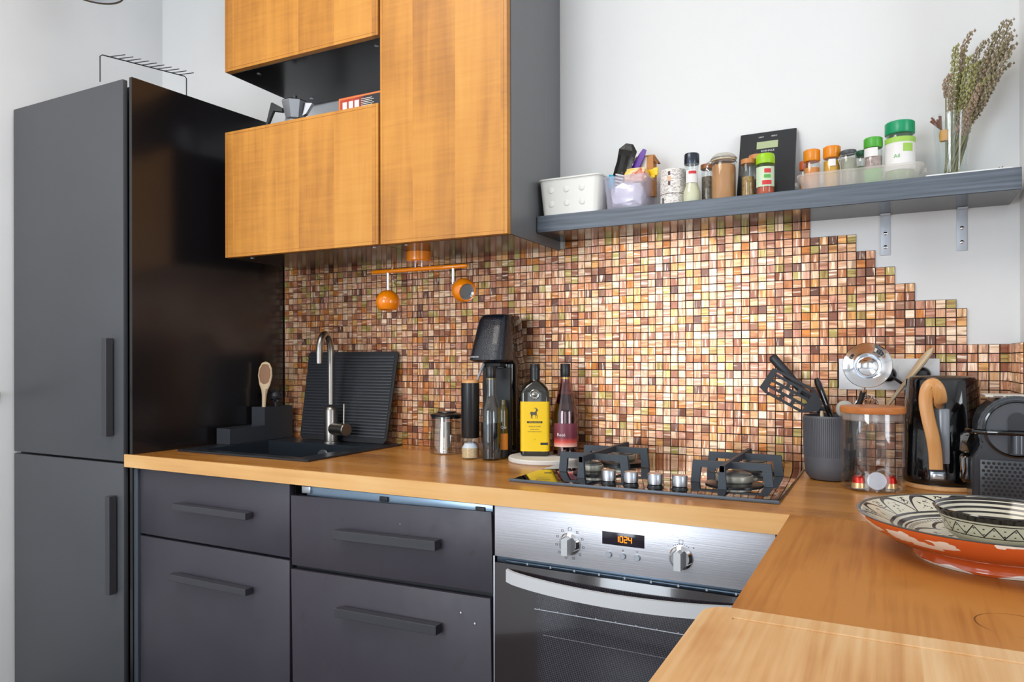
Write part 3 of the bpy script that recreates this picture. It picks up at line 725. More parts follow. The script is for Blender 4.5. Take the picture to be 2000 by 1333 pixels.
for sx, dz, dv, R3 in ((-.1145, -.094, (0.02, -.02, -1), .0365), (.1575, -.071, (.82, -.50, -.28), .0350)):
    stx = sx if sx < 0 else .121
    st = MB().cyl((stx, 0, -.058 if sx < 0 else -.050), .0045, .056 if sx < 0 else .048, 12).build('stem', M_CHROME, lp)
    Mh = Matrix.Translation((sx, 0, dz)) @ align_z(dv)
    prof = []
    for i in range(19):
        a = -PI/2+i*(PI/2+.72)/18; prof.append((max(0, R3*math.cos(a)), R3*math.sin(a)))
    prof[0] = (0, -R3); rr = prof[-1]
    prof += [(rr[0]-.0022, rr[1]-.0008), (rr[0]-.004, rr[1]-.006)]
    h = MB().lathe(prof, 40, M=Mh).build('shade', M_ORANGE, lp)
    MB().lathe([(0, rr[1]-.0075), (rr[0]*.72, rr[1]-.0085), (rr[0]-.0032, rr[1]-.0035)], 32, M=Mh).build('bulb_face', mat('bulb_glass', '9aa3a8', .15, .5), h)

# ------------------------------------------------------------------ things on top of the fridge and cabinets
rk = thing('wire_rack', 'small black wire rack with short prongs on top of the fridge', 'rack', (-2.10, 1.51, FT+.0025), rot=(0, 0, -.33))
b = MB(); M_WIRE = mat('black_wire', '33363a', .45, .4)
y0, y1 = -.128, .128
b.tube([(0, y0, 0), (0, y0, .078), (0, y0+.006, .084), (0, y1-.006, .084), (0, y1, .078), (0, y1, 0)], .0019, 8)
b.build('frame', M_WIRE, rk)
for i in range(10):
    y = y0+.028+i*.0228
    MB().tube([(-.004, y-.0025, .0848), (.047, y+.029, .0850)], .0013, 6).build('prong', M_WIRE, rk)

mk = thing('moka_pot', 'faceted aluminium moka coffee pot with black handle on the lower wall cabinet', 'coffee pot', (-1.706, 1.76, 1.9127), rot=(0, 0, .35))
M_MOKA = mat('moka_aluminium', 'b4b6bb', .25, 1)
MB().lathe([(0, 0), (.042, 0), (.044, .004), (.034, .048), (.034, .052), (0, .052)], 8).build('boiler', M_MOKA, mk, smooth=False)
MB().lathe([(0, .0522), (.033, .0522), (.030, .060), (.043, .112), (.043, .114), (.038, .118), (.008, .122), (0, .122)], 8).build('jug', M_MOKA, mk, smooth=False)
b = MB(); b.prism([(.028, .110), (.062, .108), (.041, .075), (.028, .068)], .016, Matrix.Translation((0, -.008, 0))); b.build('spout', M_MOKA, mk, smooth=False)
MB().cyl((0, 0, .1215), .006, .014, 12, r2=.009).build('knob', M_BLACK, mk)
b = MB(); b.prism([(-.040, .098), (-.072, .116), (-.078, .116), (-.096, .045), (-.090, .045), (-.070, .090), (-.040, .085)], .014, Matrix.Translation((0, -.007, 0))); b.build('handle', M_BLACK, mk, smooth=False)

bxt = thing('cardboard_box', 'flat red and black cardboard box lying on the lower wall cabinet', 'box', (-1.37, 1.73, 1.9127))
M_RED = mat('red_card', 'a8361f', .5)
def box_print():
    m, nt, bs = base_mat('box_print'); N = NT(nt); X = N.sep(tcoord(nt))
    c = N.mix(N.sm(X[0], -.02, .03), 'b23a24', '26252b'); nt.links.new(c, bs.inputs['Base Color']); bs.inputs['Roughness'].default_value = .5
    return m
MB().box(-.0745, .10, -.06, .06, 0, .0545, .0006).build('carton', box_print(), bxt, smooth=False)
b = MB(); b.box(-.0745, .10, -.0604, -.0600, .048, .053); b.build('stripe', mat('orange_stripe', 'e0793a', .5), bxt, smooth=False)
b = MB(); b.box(-.0745, -.069, -.0604, -.0600, 0.0, .048); b.build('stripe', mat('orange_stripe'), bxt, smooth=False)
b = MB()
for x in (-.060, -.037, -.015): b.box(x, x+.016, -.0606, -.0601, .018, .040)
for k in range(6): b.box(.009, .055-(k % 2)*.006, -.0606, -.0601, .014+k*.005, .0155+k*.005)
b.build('printed_panels', mat('white_card_print', 'e6e2dc', .5), bxt, smooth=False)

# ceiling lamp, top left
cl = thing('pendant_lamp', 'small brown-rimmed pendant lamp shade at the top left corner', 'lamp', tuple(at_depth(184, -17, 2.2)))
MB().lathe([(.080, 0), (.081, .003), (.070, .05), (.045, .085), (.012, .10), (.012, .098), (.043, .082), (.067, .048), (.077, .003), (.080, 0)], 40).build('shade', mat('frosted_lamp_glass', 'c9ccd2', .4), cl)
MB().lathe([(.0775, -.001), (.0818, -.001), (.0818, .004), (.0775, .004), (.0775, -.001)], 40).build('rim', mat('brown_rim', '6d5c4a', .4, .5), cl)
MB().tube([(0, 0, .098), (0, 0, CEIL-cl.location.z-.002)], .003, 8).build('cord', M_BLACK, cl)
MB().sphere((0, 0, .05), .028, 16).build('bulb', mat('lamp_bulb_white', 'dfe4ee', .3), cl)

# ------------------------------------------------------------------ things on the open shelf
def lath(name, m, p, prof, seg=32, c=(0, 0, 0), **k): return MB().lathe(prof, seg, c).build(name, m, p, **k)
def rbox(x, y, r, n=5):
    pts = []
    for cx, cy, a0 in ((x-r, y-r, 0), (-x+r, y-r, PI/2), (-x+r, -y+r, PI), (x-r, -y+r, 1.5*PI)):
        for i in range(n+1):
            a = a0+PI/2*i/n; pts.append((cx+r*math.cos(a), cy+r*math.sin(a)))
    return pts
def loft(b, secs, close_top=False, close_bot=True):
    """secs: list of (list of xy, z)"""
    rings = [[b.bm.verts.new((x, y, z)) for x, y in pts] for pts, z in secs]
    for A, Bq in zip(rings, rings[1:]):
        n = len(A)
        for i in range(n): b.bm.faces.new((A[i], A[(i+1) % n], Bq[(i+1) % n], Bq[i]))
    if close_bot: b.bm.faces.new(rings[0][::-1])
    if close_top: b.bm.faces.new(rings[-1])
    return b
def tub(name, m, p, x, y, h, r, taper=.88, t=.002, rim=.004, **k):
    b = MB(); q = taper
    loft(b, [(rbox(x*q, y*q, r*q), 0), (rbox(x, y, r), h-rim), (rbox(x+rim, y+rim, r+rim), h-rim), (rbox(x+rim, y+rim, r+rim), h), (rbox(x-t, y-t, r-t), h), (rbox(x*q-t, y*q-t, max(r*q-t, .001)), t)])
    b.bm.faces.new([v for v in list(b.bm.verts)[-len(rbox(x, y, r)):]])
    return b.build(name, m, p, **k)

bk = thing('storage_basket', 'white plastic basket with round dimples on the shelf next to the tall cabinet', 'basket', (-.7670, 1.876, SZ1))
tub('body', mat('white_basket_plastic', 'e3e2dc', .35), bk, .090, .070, .098, .018, .90)
for i in range(3):
    for j in range(2):
        MB().sphere((-.052+i*.045, -.0645-j*.0027, .030+j*.037), .010, 14, sc=(1, .25, 1)).build('dimple', mat('white_basket_plastic'), bk)

bc = thing('clear_box', 'clear plastic box of snack packets on the shelf between basket and tin', 'box', (-.618, 1.892, SZ1))
tub('tub', frosted('clear_lilac_plastic', 'eae6f4', .30, .12), bc, .0565, .066, .088, .008, .88)
pk = thing('crumpled_bag', 'crumpled silvery white bag inside the clear plastic box', 'bag', (-.618, 1.872, SZ1+.004))
def crumple(b, sx, sy, sz, c, amp=.12, seed=1, sub=3):
    r = bmesh.ops.create_icosphere(b.bm, subdivisions=sub, radius=1); q = random.Random(seed)
    for v in r['verts']:
        k = 1+q.uniform(-amp, amp); p = v.co.copy()
        f = [math.copysign(abs(a)**.55, a) for a in p]
        v.co = Vector((f[0]*sx*k+c[0], f[1]*sy*k+c[1], f[2]*sz*k+c[2]))
    return b
crumple(MB(), .043, .026, .034, (0, -.004, .038), .09, 4).build('bag', mat('silvery_film', 'dcd8e6', .22, .55), pk, angle=20)
fp = thing('foil_packet', 'tall black and silver foil packet leaning in the clear plastic box', 'packet', (-.650, 1.875, SZ1+.069), rot=(0, .27, .1))
b = MB(); q = random.Random(2); n = 9
secs = []
for i in range(n+1):
    z = -.035+i/n*.155; wd = .0225+q.uniform(-.003, .003); th = .008+q.uniform(-.002, .002) if i < n-1 else .002
    if i == n: wd = .010
    secs.append(([(-wd, -.001), (-wd*.5, -th), (0, -th*.5), (wd*.5, -th*1.1), (wd, 0), (wd*.5, th), (0, th*.8), (-wd*.5, th)], z))
loft(b, secs, True); b.build('pouch', mat('dark_foil', '3b3a38', .28, .7, bump=.8, bscale=60), fp, angle=15)
for i in range(6): MB().box(-.014, .010, -.0098, -.0092, -.012+i*.0085, -.008+i*.0085, .0003).build('printed_stripe', mat('silver_print', 'cfcfcf', .4), fp, smooth=False)
pp = thing('purple_wrapper', 'purple plastic wrapper end sticking up behind the foil packet', 'packet', (-.625, 1.893, SZ1+.088), rot=(0, .50, 0))
b = MB(); loft(b, [([(-.006, -.004), (.006, -.004), (.006, .004), (-.006, .004)], -.02), ([(-.010, -.004), (.010, -.005), (.010, .005), (-.010, .004)], .04), ([(-.008, -.003), (.009, -.004), (.008, .004), (-.009, .003)], .075), ([(-.005, -.002), (.006, -.002), (.005, .002), (-.005, .002)], .092)], True)
b.build('wrapper', mat('purple_film', '5a2396', .35), pp, angle=20)
bl = thing('blue_packet', 'small turquoise packet corner at the left of the clear plastic box', 'packet', (-.664, 1.865, SZ1+.07))
crumple(MB(), .009, .010, .022, (0, 0, .012), .1, 8, 2).build('packet', mat('turquoise_film', '2aa3c9', .3), bl, angle=25)
pb = thing('paper_bag', 'brown paper bag with white label folded over, sticking out of the clear box', 'bag', (-.588, 1.918, SZ1+.045), rot=(.05, .06, -.2))
b = MB(); loft(b, [([(-.034, -.010), (.030, -.010), (.030, .010), (-.034, .010)], 0), ([(-.030, -.010), (.026, -.010), (.026, .010), (-.030, .010)], .105), ([(-.030, -.002), (.024, -.003), (.024, .003), (-.030, .003)], .112)], True)
b.build('bag', mat('kraft_paper', 'c2854e', .7, bump=.4, bscale=60), pb, smooth=False)
b = MB(); b.box(-.033, .008, -.0118, -.0104, .045, .106); b.build('paper_label', mat('cream_paper', 'e5ddd0', .6), pb, smooth=False)
MB().lathe([(0, 0), (.008, 0)], 16, M=Matrix.Translation((-.014, -.0120, .090)) @ Matrix.Rotation(PI/2, 4, 'X')).build('round_stamp', mat('yellow_green_print', 'c9c25a', .6), pb)
b = MB(); b.prism([(.024, .109), (.040, .088), (.036, .086), (.024, .098)], .014, Matrix.Translation((0, -.007, 0))); b.build('folded_flap', mat('dark_kraft', '8e5a32', .7), pb, smooth=False)
yc = thing('bag_clip', 'bright yellow clip on the brown paper bag', 'clip', (-.562, 1.905, SZ1+.103), rot=(0, .05, -.2))
b = MB(); b.box(-.015, .017, -.006, -.001, -.006, .016, .003); b.box(-.012, .009, -.007, -.002, -.012, -.004, .002); b.build('jaw', mat('yellow_plastic', 'f5cf12', .35), yc)
yb = thing('snack_bag', 'crumpled yellow and red see-through snack bag in the clear box', 'bag', (-.612, 1.885, SZ1+.086))
def ybm():
    m, nt, bs = base_mat('yellow_red_film'); N = NT(nt); v = tcoord(nt)
    c = ramp(nt, N.noise(v, 34, 2), [(.35, 'f0c419'), (.5, 'e9c9a0'), (.6, 'd76a4a'), (.72, 'efd9b5')]); nt.links.new(c, bs.inputs['Base Color']); bs.inputs['Roughness'].default_value = .25; return m
crumple(MB(), .034, .018, .019, (.008, 0, .012), .14, 11).build('film', ybm(), yb, angle=20)

def striped_print(name, base, ink, scale, amt=.55, dots=None):
    """rows of illegible small print: thin broken lines"""
    m, nt, bs = base_mat(name); N = NT(nt); v = tcoord(nt); X = N.sep(v)
    row = N.m('GREATER_THAN', N.m('FRACT', N.m('MULTIPLY', X[2], scale)), .55)
    n = N.noise(v, 1, 1, (170, 170, scale*.9)); g = N.m('GREATER_THAN', n, amt)
    nt.links.new(N.mix(N.m('MULTIPLY', row, g), base, ink), bs.inputs['Base Color']); bs.inputs['Roughness'].default_value = .4
    return m
cn = thing('printed_tin', 'round white tin covered in small print beside the pepper mill', 'tin', (-.4985, 1.872, SZ1))
lath('tin', striped_print('tin_print', 'ece6df', '8d7f80', 330, .52), cn, [(0, 0), (.032, 0), (.0335, .002), (.0335, .094), (.032, .096), (.031, .0945), (0, .0945)])
lath('band', mat('tin_band', '8c7d7a', .4), cn, [(.0334, .030), (.0339, .030), (.0339, .0318), (.0334, .0318), (.0334, .030)])
for z in (.052, .078): arc_label('brown_square', mat('brown_print', '54323a', .5), cn, .0336, z, z+.010, -.05, .17)
arc_label('orange_seal', mat('pale_orange_print', 'e8b48d', .5), cn, .0336, .064, .075, -.05, .24)
arc_label('black_curl', M_INK, cn, .0336, .006, .022, -.62, .14)

pe = thing('salt_shaker', 'clear waisted salt shaker with dark steel lid, second jar right of the clear box', 'shaker', (-.4450, 1.850, SZ1))
lath('glass_body', M_GLASST, pe, [(0, 0), (.020, 0), (.0225, .003), (.0225, .030), (.0205, .036), (.0155, .048), (.0155, .085), (.0185, .094), (.0185, .100), (.017, .100), (.0145, .086), (.0145, .049), (.0195, .034), (.021, .028), (.021, .004), (0, .004)])
lath('salt', mat('cream_salt', 'e6dfbd', .8), pe, [(0, .0045), (.0205, .0045), (.0205, .029), (.019, .033), (.0140, .047), (.0140, .052), (0, .053)])
lath('lid', mat('dark_grey_steel', '454b55', .25, .8), pe, [(0, .1005), (.0185, .1005), (.0190, .103), (.0190, .124), (.0175, .127), (0, .127)])
arc_label('paper_label', mat('white_label', 'ece9e6', .5), pe, .0158, .052, .084, .1, 2.2)
arc_label('red_stripe', mat('red_print', 'd5383c', .5), pe, .0163, .074, .081, .35, 1.2)
arc_label('dark_stripe', M_INK, pe, .0163, .055, .083, -1.2, .5)

def cork_jar(label, x, y, r, h, fill, lid, zfill, name='spice_jar'):
    t = thing(name, label, 'jar', (x, y, SZ1))
    lath('glass', M_GLASST, t, [(0, 0), (r, 0), (r+.001, .002), (r+.001, h-.014), (r, h-.012), (r-.001, h-.012), (r-.001, .003), (0, .003)])
    lath('contents', fill, t, [(0, .0035), (r-.0016, .0035), (r-.0016, zfill), (0, zfill+.002)])
    lath('lid', lid, t, [(0, h-.0118), (r+.0015, h-.0118), (r+.0015, h-.001), (r, h), (0, h)])
    return t
M_SPICE1 = mat('brown_peppercorns', '7a6a58', .8, bump=1, bscale=260, var=.5, vscale=180)
cork_jar('slim glass jar of peppercorns with copper-coloured lid beside the clip-top jar', -.4125, 1.885, .0165, .104, M_SPICE1, mat('copper_brown_lid', 'b5713f', .45), .072)
sj = thing('clip_top_jar', 'clip-top glass jar filled with light brown powder', 'jar', (-.3690, 1.868, SZ1))
lath('glass', M_GLASST, sj, [(0, 0), (.028, 0), (.0305, .003), (.0305, .088), (.0285, .096), (.0285, .103), (.0265, .103), (.0265, .095), (.029, .087), (.029, .004), (0, .004)])
lath('brown_powder', mat('light_brown_powder', 'c48b57', .9, var=.06, vscale=40), sj, [(0, .0045), (.0286, .0045), (.0286, .086), (.026, .092), (0, .093)])
lath('glass_lid', mat('milky_glass_lid', 'd8d2c4', .15, trans=.3), sj, [(0, .1055), (.030, .1055), (.0305, .108), (.0305, .112), (.026, .117), (.022, .120), (0, .120)])
lath('rubber_seal', mat('cream_rubber', 'd9c3a0', .6), sj, [(0, .1032), (.0300, .1032), (.0300, .1053), (0, .1053)])
b = MB()
for z, r in ((.098, .0315), (.1085, .032)):
    b.tube([(r*math.cos(a*PI/12), r*math.sin(a*PI/12), z) for a in range(25)], .0009, 6, cap=False)
b.tube([(-.031, -.006, .100), (-.039, -.010, .096), (-.040, -.010, .086), (-.033, -.008, .080)], .0011, 6); b.tube([(-.031, .0, .108), (-.038, -.008, .103), (-.037, -.010, .090)], .0011, 6)
b.build('wire_clip', M_CHROME, sj)

sc = thing('kitchen_scale', 'flat black digital kitchen scale leaning upright against the wall on the shelf', 'scale', (-.2765, 1.905, SZ1+.003), rot=(-.335, 0, 0))
MB().box(-.0695, .0695, 0, .006, 0, .203, .003, 2).build('glass_plate', mat('charcoal_glass', '323336', .18), sc)
MB().box(-.060, .060, .006, .016, .02, .18, .003).build('back_housing', M_BLACKM, sc)
MB().box(-.0265, .0255, -.0008, .0006, .152, .173, .0003).build('display', mat('lcd_green_grey', 'b4bf94', .3), sc, smooth=False)
text('UNIT', .0052, M_INKW, sc, loc=(-.0165, -.0003, .187), sx=1.1); text('ZERO', .0052, M_INKW, sc, loc=(.0155, -.0003, .187), sx=1.1)
text('SOEHNLE', .0074, M_INKW, sc, loc=(.001, -.0003, .1445), sx=1.05)

cork_jar('glass spice jar with orange-brown lid, half hidden behind the lime-lidded jar', -.3070, 1.852, .0155, .096, mat('mixed_spice', 'a98445', .8, bump=1, bscale=200, var=.5, vscale=150), mat('orange_brown_lid', 'c98548', .4), .052)
cork_jar('taller glass jar with orange-brown lid standing against the scale behind the lime-lidded jar', -.2910, 1.884, .0180, .112, mat('red_spice', '93503a', .8, bump=1, bscale=200, var=.4, vscale=150), mat('orange_brown_lid'), .050)
lj = thing('spice_jar', 'spice jar with lime green and black lid in front of the kitchen scale', 'jar', (-.2655, 1.845, SZ1))
lath('glass', M_GLASST, lj, [(0, 0), (.0205, 0), (.0215, .002), (.0215, .074), (.020, .076), (.019, .075), (.0195, .003), (0, .003)])
lath('paprika', mat('paprika', 'c9552a', .9), lj, [(0, .0035), (.0188, .0035), (.0188, .026), (.010, .031), (0, .032)])
lath('lid', mat('lime_plastic', '9fd018', .35), lj, [(0, .0765), (.0215, .0765), (.0220, .078), (.0220, .094), (.0200, .100), (.017, .1015), (0, .1015)])
MB().lathe([(0, 0), (.014, 0), (.014, .0015), (0, .0015)], 24, (0, -.002, .1016), sy=.8).build('lid_cap', M_BLACK, lj)
arc_label('label', mat('pale_spice_label', 'cfe0c0', .5), lj, .0216, .020, .068, .1, 2.4)
arc_label('red_logo', mat('red_print'), lj, .0222, .052, .062, .38, .7); arc_label('red_box', mat('red_print'), lj, .0222, .024, .034, .3, 1.0)
arc_label('green_patch', mat('green_print', '5fae4e', .5), lj, .0222, .040, .048, .35, .7)

ct = thing('clear_container', 'long low frosted plastic container holding spice jars on the shelf', 'container', (-.063, 1.889, SZ1)); 
tub('tub', frosted('frosted_container', 'f6f0ea', .34, .3), ct, .1275, .058, .040, .022, .93, .0018, .005)
b = MB(); b.box(-.1395, -.132, -.012, .012, .022, .033, .003); b.box(.132, .1395, -.012, .012, .024, .035, .003)
b.build('side_tabs', frosted('frosted_container', 'efe6df'), ct)
CZB = SZ1+.0022
M_ORL = mat('amber_lid', 'ea8d12', .25)
def lid_jar(label, x, y, r, h, lidm, lh, fill, zf, ptilt=None, seg=28, glass=M_GLASST, name='spice_jar'):
    t = thing(name, label, 'jar', (x, y, CZB), rot=ptilt)
    lath('glass', glass, t, [(0, 0), (r-.001, 0), (r, .002), (r, h-lh-.008), (r-.003, h-lh-.002), (r-.004, h-lh-.002), (r-.0015, h-lh-.009), (r-.0015, .003), (0, .003)])
    lath('contents', fill, t, [(0, .0035), (r-.002, .0035), (r-.002, zf), (0, zf+.002)])
    lath('lid', lidm, t, [(0, h-lh-.0015), (r-.001, h-lh-.0015), (r, h-lh), (r, h-.002), (r-.002, h), (0, h)])
    return t
M_TURM = mat('yellow_spice', 'e2a62c', .8); M_ORS = mat('orange_spice', 'e08a3a', .8); M_PINK = mat('pink_grey_spice', 'b39a92', .8, bump=.6, bscale=200, var=.3, vscale=120); M_GRN = mat('dried_green_herbs', '8cae6a', .9, bump=.6, bscale=200, var=.3, vscale=120)
a = lid_jar('amber-lidded spice jar standing leftmost in the frosted container', -.1640, 1.880, .0190, .104, M_ORL, .026, M_ORS, .060)
a = lid_jar('amber-lidded spice jar with yellow label in the frosted container, beside the dark-lidded one', -.1200, 1.883, .0195, .107, M_ORL, .026, M_TURM, .072)
arc_label('white_patch', mat('white_label'), a, .0196, .058, .074, .1, .8)
lid_jar('dark orange-lidded jar peeking out behind the leftmost amber lid', -.184, 1.915, .0120, .088, mat('burnt_orange_lid', 'c2551c', .35), .020, M_ORS, .05)
a = lid_jar('small round jar with dark grey lid tilted in the frosted container', -.0800, 1.872, .0180, .090, mat('grey_lid', '4d5054', .4), .008, mat('grey_tea_leaves', 'a49f8a', .9), .070, (.04, -.05, 0))
b = MB(); b.tube([(-.019, -.004, .060), (-.021, -.006, .072), (-.016, -.008, .080), (.0, -.019, .078), (.016, -.008, .080)], .0009, 6); b.build('wire_clip', M_CHROME, a)
lid_jar('dark green-lidded jar mostly hidden behind the round grey-lidded jar', -.0560, 1.920, .0150, .098, mat('deep_green_lid', '1d5c3c', .4), .012, M_GRN, .06)
a = lid_jar('spice jar with grass green lid in the frosted container next to the big green-lidded jar', -.0320, 1.878, .0200, .1135, mat('grass_green_lid', '4fae35', .35), .022, M_PINK, .070)
arc_label('white_label', mat('white_label'), a, .0201, .068, .088, -.3, 1.6); arc_label('green_patch', mat('green_print'), a, .0201, .006, .040, 0, 2.6)
a = lid_jar('large jar with emerald green lid and green-white label in the frosted container', .0225, 1.882, .0310, .142, mat('emerald_lid', '0d9a64', .3), .026, M_GRN, .100, seg=36)
arc_label('label', mat('white_label'), a, .0312, .030, .092, .1, 2.7); arc_label('green_field', mat('light_green_print', 'a3cf5a', .5), a, .0317, .070, .088, .55, .7); arc_label('green_edge', mat('light_green_print'), a, .0317, .092, .104, .1, 2.7)
text('Ail', .012, mat('green_print'), a, bend=.0320, loc=(0, 0, .060), rz=-.2)

vs = thing('glass_vase', 'clear tapering glass vase holding dried lavender at the right end of the shelf', 'vase', (.1260, 1.898, SZ1+.0068))
lath('glass', M_GLASST, vs, [(0, 0), (.0275, 0), (.029, .003), (.0385, .144), (.0370, .144), (.0272, .012), (0, .010)], 40)
sh = thing('white_card', 'white card lying on the shelf under the glass vase', 'card', (.150, 1.885, SZ1))
b = MB(); b.box(-.078, .080, -.060, .075, .0003, .0062, .0008); b.build('card', mat('white_card', 'f0efec', .6), sh, smooth=False)
tw = thing('dry_twig', 'tiny dry twig lying on the white card at the far right of the shelf', 'twig', (.212, 1.856, SZ1+.0068))
MB().tube([(-.006, 0, .001), (-.001, 0, .003), (.004, .001, .008)], .0011, 6).tube([(-.001, 0, .003), (-.003, 0, .008)], .0008, 5).build('stem', mat('brown_twig', '7a5a3c', .8), tw)
lv = thing('lavender_bunch', 'bunch of dried lavender stems leaning right in the glass vase', 'dried flowers', (.1260, 1.898, SZ1+.020))
M_STEM = mat('dry_green_stem', '7d7a4c', .8, var=.2, vscale=30); M_LAVS = [mat('dry_lavender_grey', 'a3957f', .9, var=.35, vscale=120), mat('dry_lavender_green', 'a5a26c', .9, var=.3, vscale=120), mat('dry_lavender_pink', 'a8917d', .9, var=.3, vscale=120)]
q = random.Random(12)
L0 = Vector(lv.location)
stems = [((1890, 58), 2, .3), ((1868, 90), 1, .4), ((1882, 100), 1, .5), ((1916, 76), 0, .25), ((1895, 110), 1, .5), ((1922, 102), 1, .35), ((1848, 142), 2, .25), ((1860, 168), 0, .3), ((1905, 125), 1, .6),
         ((1948, 60), 0, .5), ((1962, 42), 0, .45), ((1988, 36), 0, .35), ((1996, 58), 0, .5), ((1975, 66), 0, .55), ((1952, 90), 0, .6), ((1940, 110), 2, .55), ((1982, 95), 0, .6), ((1966, 120), 0, .6), ((1994, 80), 0, .5),
         ((1880, 130), 1, .6), ((1925, 145), 1, .6), ((1946, 150), 0, .6), ((1915, 165), 2, .55), ((1905, 190), 2, .5), ((1896, 182), 2, .5), ((1930, 175), 0, .5)]
for (u, v_), mi, fl in stems:
    Yt = 1.898+q.uniform(-.035, .035); Yt = min(Yt, 1.93)
    a_ = (u-1000)/F_PX; dd = Yt/(a_*math.sin(TH)+math.cos(TH)); tip = at_depth(u, v_, dd)-L0
    if tip.x+L0.x > XR-.012: tip.x = XR-.012-L0.x
    base = Vector((q.uniform(-.016, .004)+(.0 if u < 1900 else .006), q.uniform(-.012, .012), q.uniform(-.002, .004)))
    mid = base.lerp(tip, .5)+Vector((q.uniform(-.006, .002)-(.012 if u > 1930 else 0), q.uniform(-.006, .006), 0))
    # keep the stem inside the vase mouth
    pts = []
    for i in range(11):
        t = i/10; p = base*(1-t)**2+mid*2*t*(1-t)+tip*t*t
        if p.z < .124:
            rr = math.hypot(p.x, p.y); mx = .024+.010*(p.z/.124)
            if rr > mx: p.x *= mx/rr; p.y *= mx/rr
        pts.append(p)
    if q.random() < .3: pts[-1] += Vector((.010, 0, -.006))
    st = MB().tube(pts, [.0019]*6+[.0014]*5, 5).build('stem', M_STEM, lv)
    b = MB(); L = len(pts)-1
    n_ = int(95*fl)+14
    for k in range(n_):
        t = 1-fl*k/n_; f = t*L; i = min(int(f), L-1); p = pts[i].lerp(pts[i+1], f-i)
        a = k*2.4; r = .0034+.0026*math.sin(PI*min(1, k/n_+.15))
        c = p+Vector((math.cos(a)*r, math.sin(a)*r, q.uniform(-.001, .001)))
        s2 = q.uniform(.0022, .0036)
        o6 = [b.bm.verts.new(c+Vector(d)*s2*e) for d, e in (((1, 0, 0), 1), ((0, 1, 0), 1), ((-1, 0, 0), 1), ((0, -1, 0), 1), ((0, 0, 1), 1.8), ((0, 0, -1), 1.2))]
        for i4 in range(4): b.bm.faces.new((o6[i4], o6[(i4+1) % 4], o6[4])); b.bm.faces.new((o6[(i4+1) % 4], o6[i4], o6[5]))
    b.build('flower_spike', M_LAVS[mi], st, smooth=False, kind='stuff')
b = MB()
for i in range(16):
    a = q.uniform(0, 2*PI); p0 = Vector((-.020, -.006, .098)); b.tube([p0, p0+Vector((-.012+.010*math.cos(a), .008*math.sin(a), .026+q.uniform(-.008, .006)))], [.0011, .0022], 5)
b.build('thistle_head', mat('dry_red_brown', '8a5a4c', .9), lv, kind='stuff')
MB().lathe([(.0085, -.012), (.010, 0), (.0085, .012)], 14, (-.016, -.010, .084)).build('raffia_tie', mat('orange_raffia', 'd79a4a', .7), lv)

# ------------------------------------------------------------------ things on the worktop, left group
Z = TOPZ
gj = thing('glass_jug', 'small clear glass jug with flat black lid, left of the mill', 'jug', (-1.195, 1.868, Z))
lath('glass', thin_glass('smoky_clear_glass', 'f0ece6', .9, .10), gj, [(0, .0003), (.051, .0003), (.0535, .003), (.047, .112), (.0455, .112), (.0520, .005), (0, .004)], 40)
lath('lid', M_BLACK, gj, [(0, .1122), (.0495, .1122), (.0500, .115), (.047, .119), (.030, .123), (.028, .1265), (0, .128)], 40)
lath('lower_collar', M_BLACK, gj, [(.0455, .1060), (.0468, .1060), (.0468, .112), (.0455, .112), (.0455, .1060)], 40)
lath('steel_core', M_CHROME, gj, [(0, .006), (.018, .006), (.018, .095), (0, .095)], 24, (-.004, 0, 0))
b = MB(); b.tube([(.0465, -.010, .095), (.064, -.016, .088), (.068, -.018, .060), (.062, -.016, .028), (.0500, -.012, .018)], .0045, 10); b.build('handle', M_GLASS, gj)

ml = thing('salt_mill', 'tall black cylindrical mill with clear base of coarse beige salt', 'mill', (-1.066, 1.790, Z))
lath('clear_base', M_GLASST, ml, [(0, .0003), (.0245, .0003), (.0255, .002), (.0255, .060), (.024, .060), (.0243, .004), (0, .0035)])
lath('beige_salt', mat('beige_salt', 'd9bc93', .9, var=.15, vscale=200), ml, [(0, .004), (.0238, .004), (.0238, .031), (0, .033)])
lath('white_salt', mat('white_salt', 'dfe4ee', .9), ml, [(0, .0335), (.0236, .0315), (.016, .044), (.004, .048), (0, .048)])
lath('black_body', M_BLACK, ml, [(0, .0605), (.0256, .0605), (.0260, .062), (.0260, .217), (0, .217)])
lath('wooden_top', M_WOOD, ml, [(0, .2172), (.0250, .2172), (.0235, .2245), (.018, .2265), (0, .227)])

vn = thing('vinegar_bottle', 'clear glass bottle half full of dark vinegar with black cap by the black machine', 'bottle', (-1.0010, 1.795, Z))
r = .0300
lath('glass', M_GLASST, vn, [(0, .0004), (r-.002, .0004), (r, .004), (r, .128), (r-.003, .147), (.0175, .172), (.0145, .186), (.0135, .240), (.0122, .240), (.0130, .186), (.0160, .172), (r-.005, .146), (r-.0022, .127), (r-.0022, .005), (0, .005)], 36)
lath('dark_vinegar', mat('dark_vinegar', '10131c', .05, spec=.6), vn, [(0, .0055), (r-.0026, .0055), (r-.0026, .106), (0, .106)], 36)
lath('cap', M_BLACK, vn, [(.0128, .232), (.0138, .232), (.0145, .236), (.0145, .262), (.0135, .264), (0, .264), (0, .2405), (.0128, .2405), (.0128, .232)])
lath('neck_ring', mat('dull_gold', '8d8462', .35, .8), vn, [(.0126, .2275), (.0142, .2275), (.0142, .2312), (.0126, .2312), (.0126, .2275)])
ob = thing('sauce_bottle', 'small olive brown bottle with orange label hidden behind the vinegar bottle', 'bottle', (-.9835, 1.8365, Z))
lath('glass', mat('olive_brown_glass', '4a4015', .08, coat=.5), ob, [(0, .0004), (.0130, .0004), (.0138, .003), (.0138, .135), (.010, .148), (.008, .153), (.008, .168), (0, .168)], 24)
arc_label('orange_label', mat('orange_label', 'd98222', .5), ob, .0139, .026, .072, .35, 2.6)
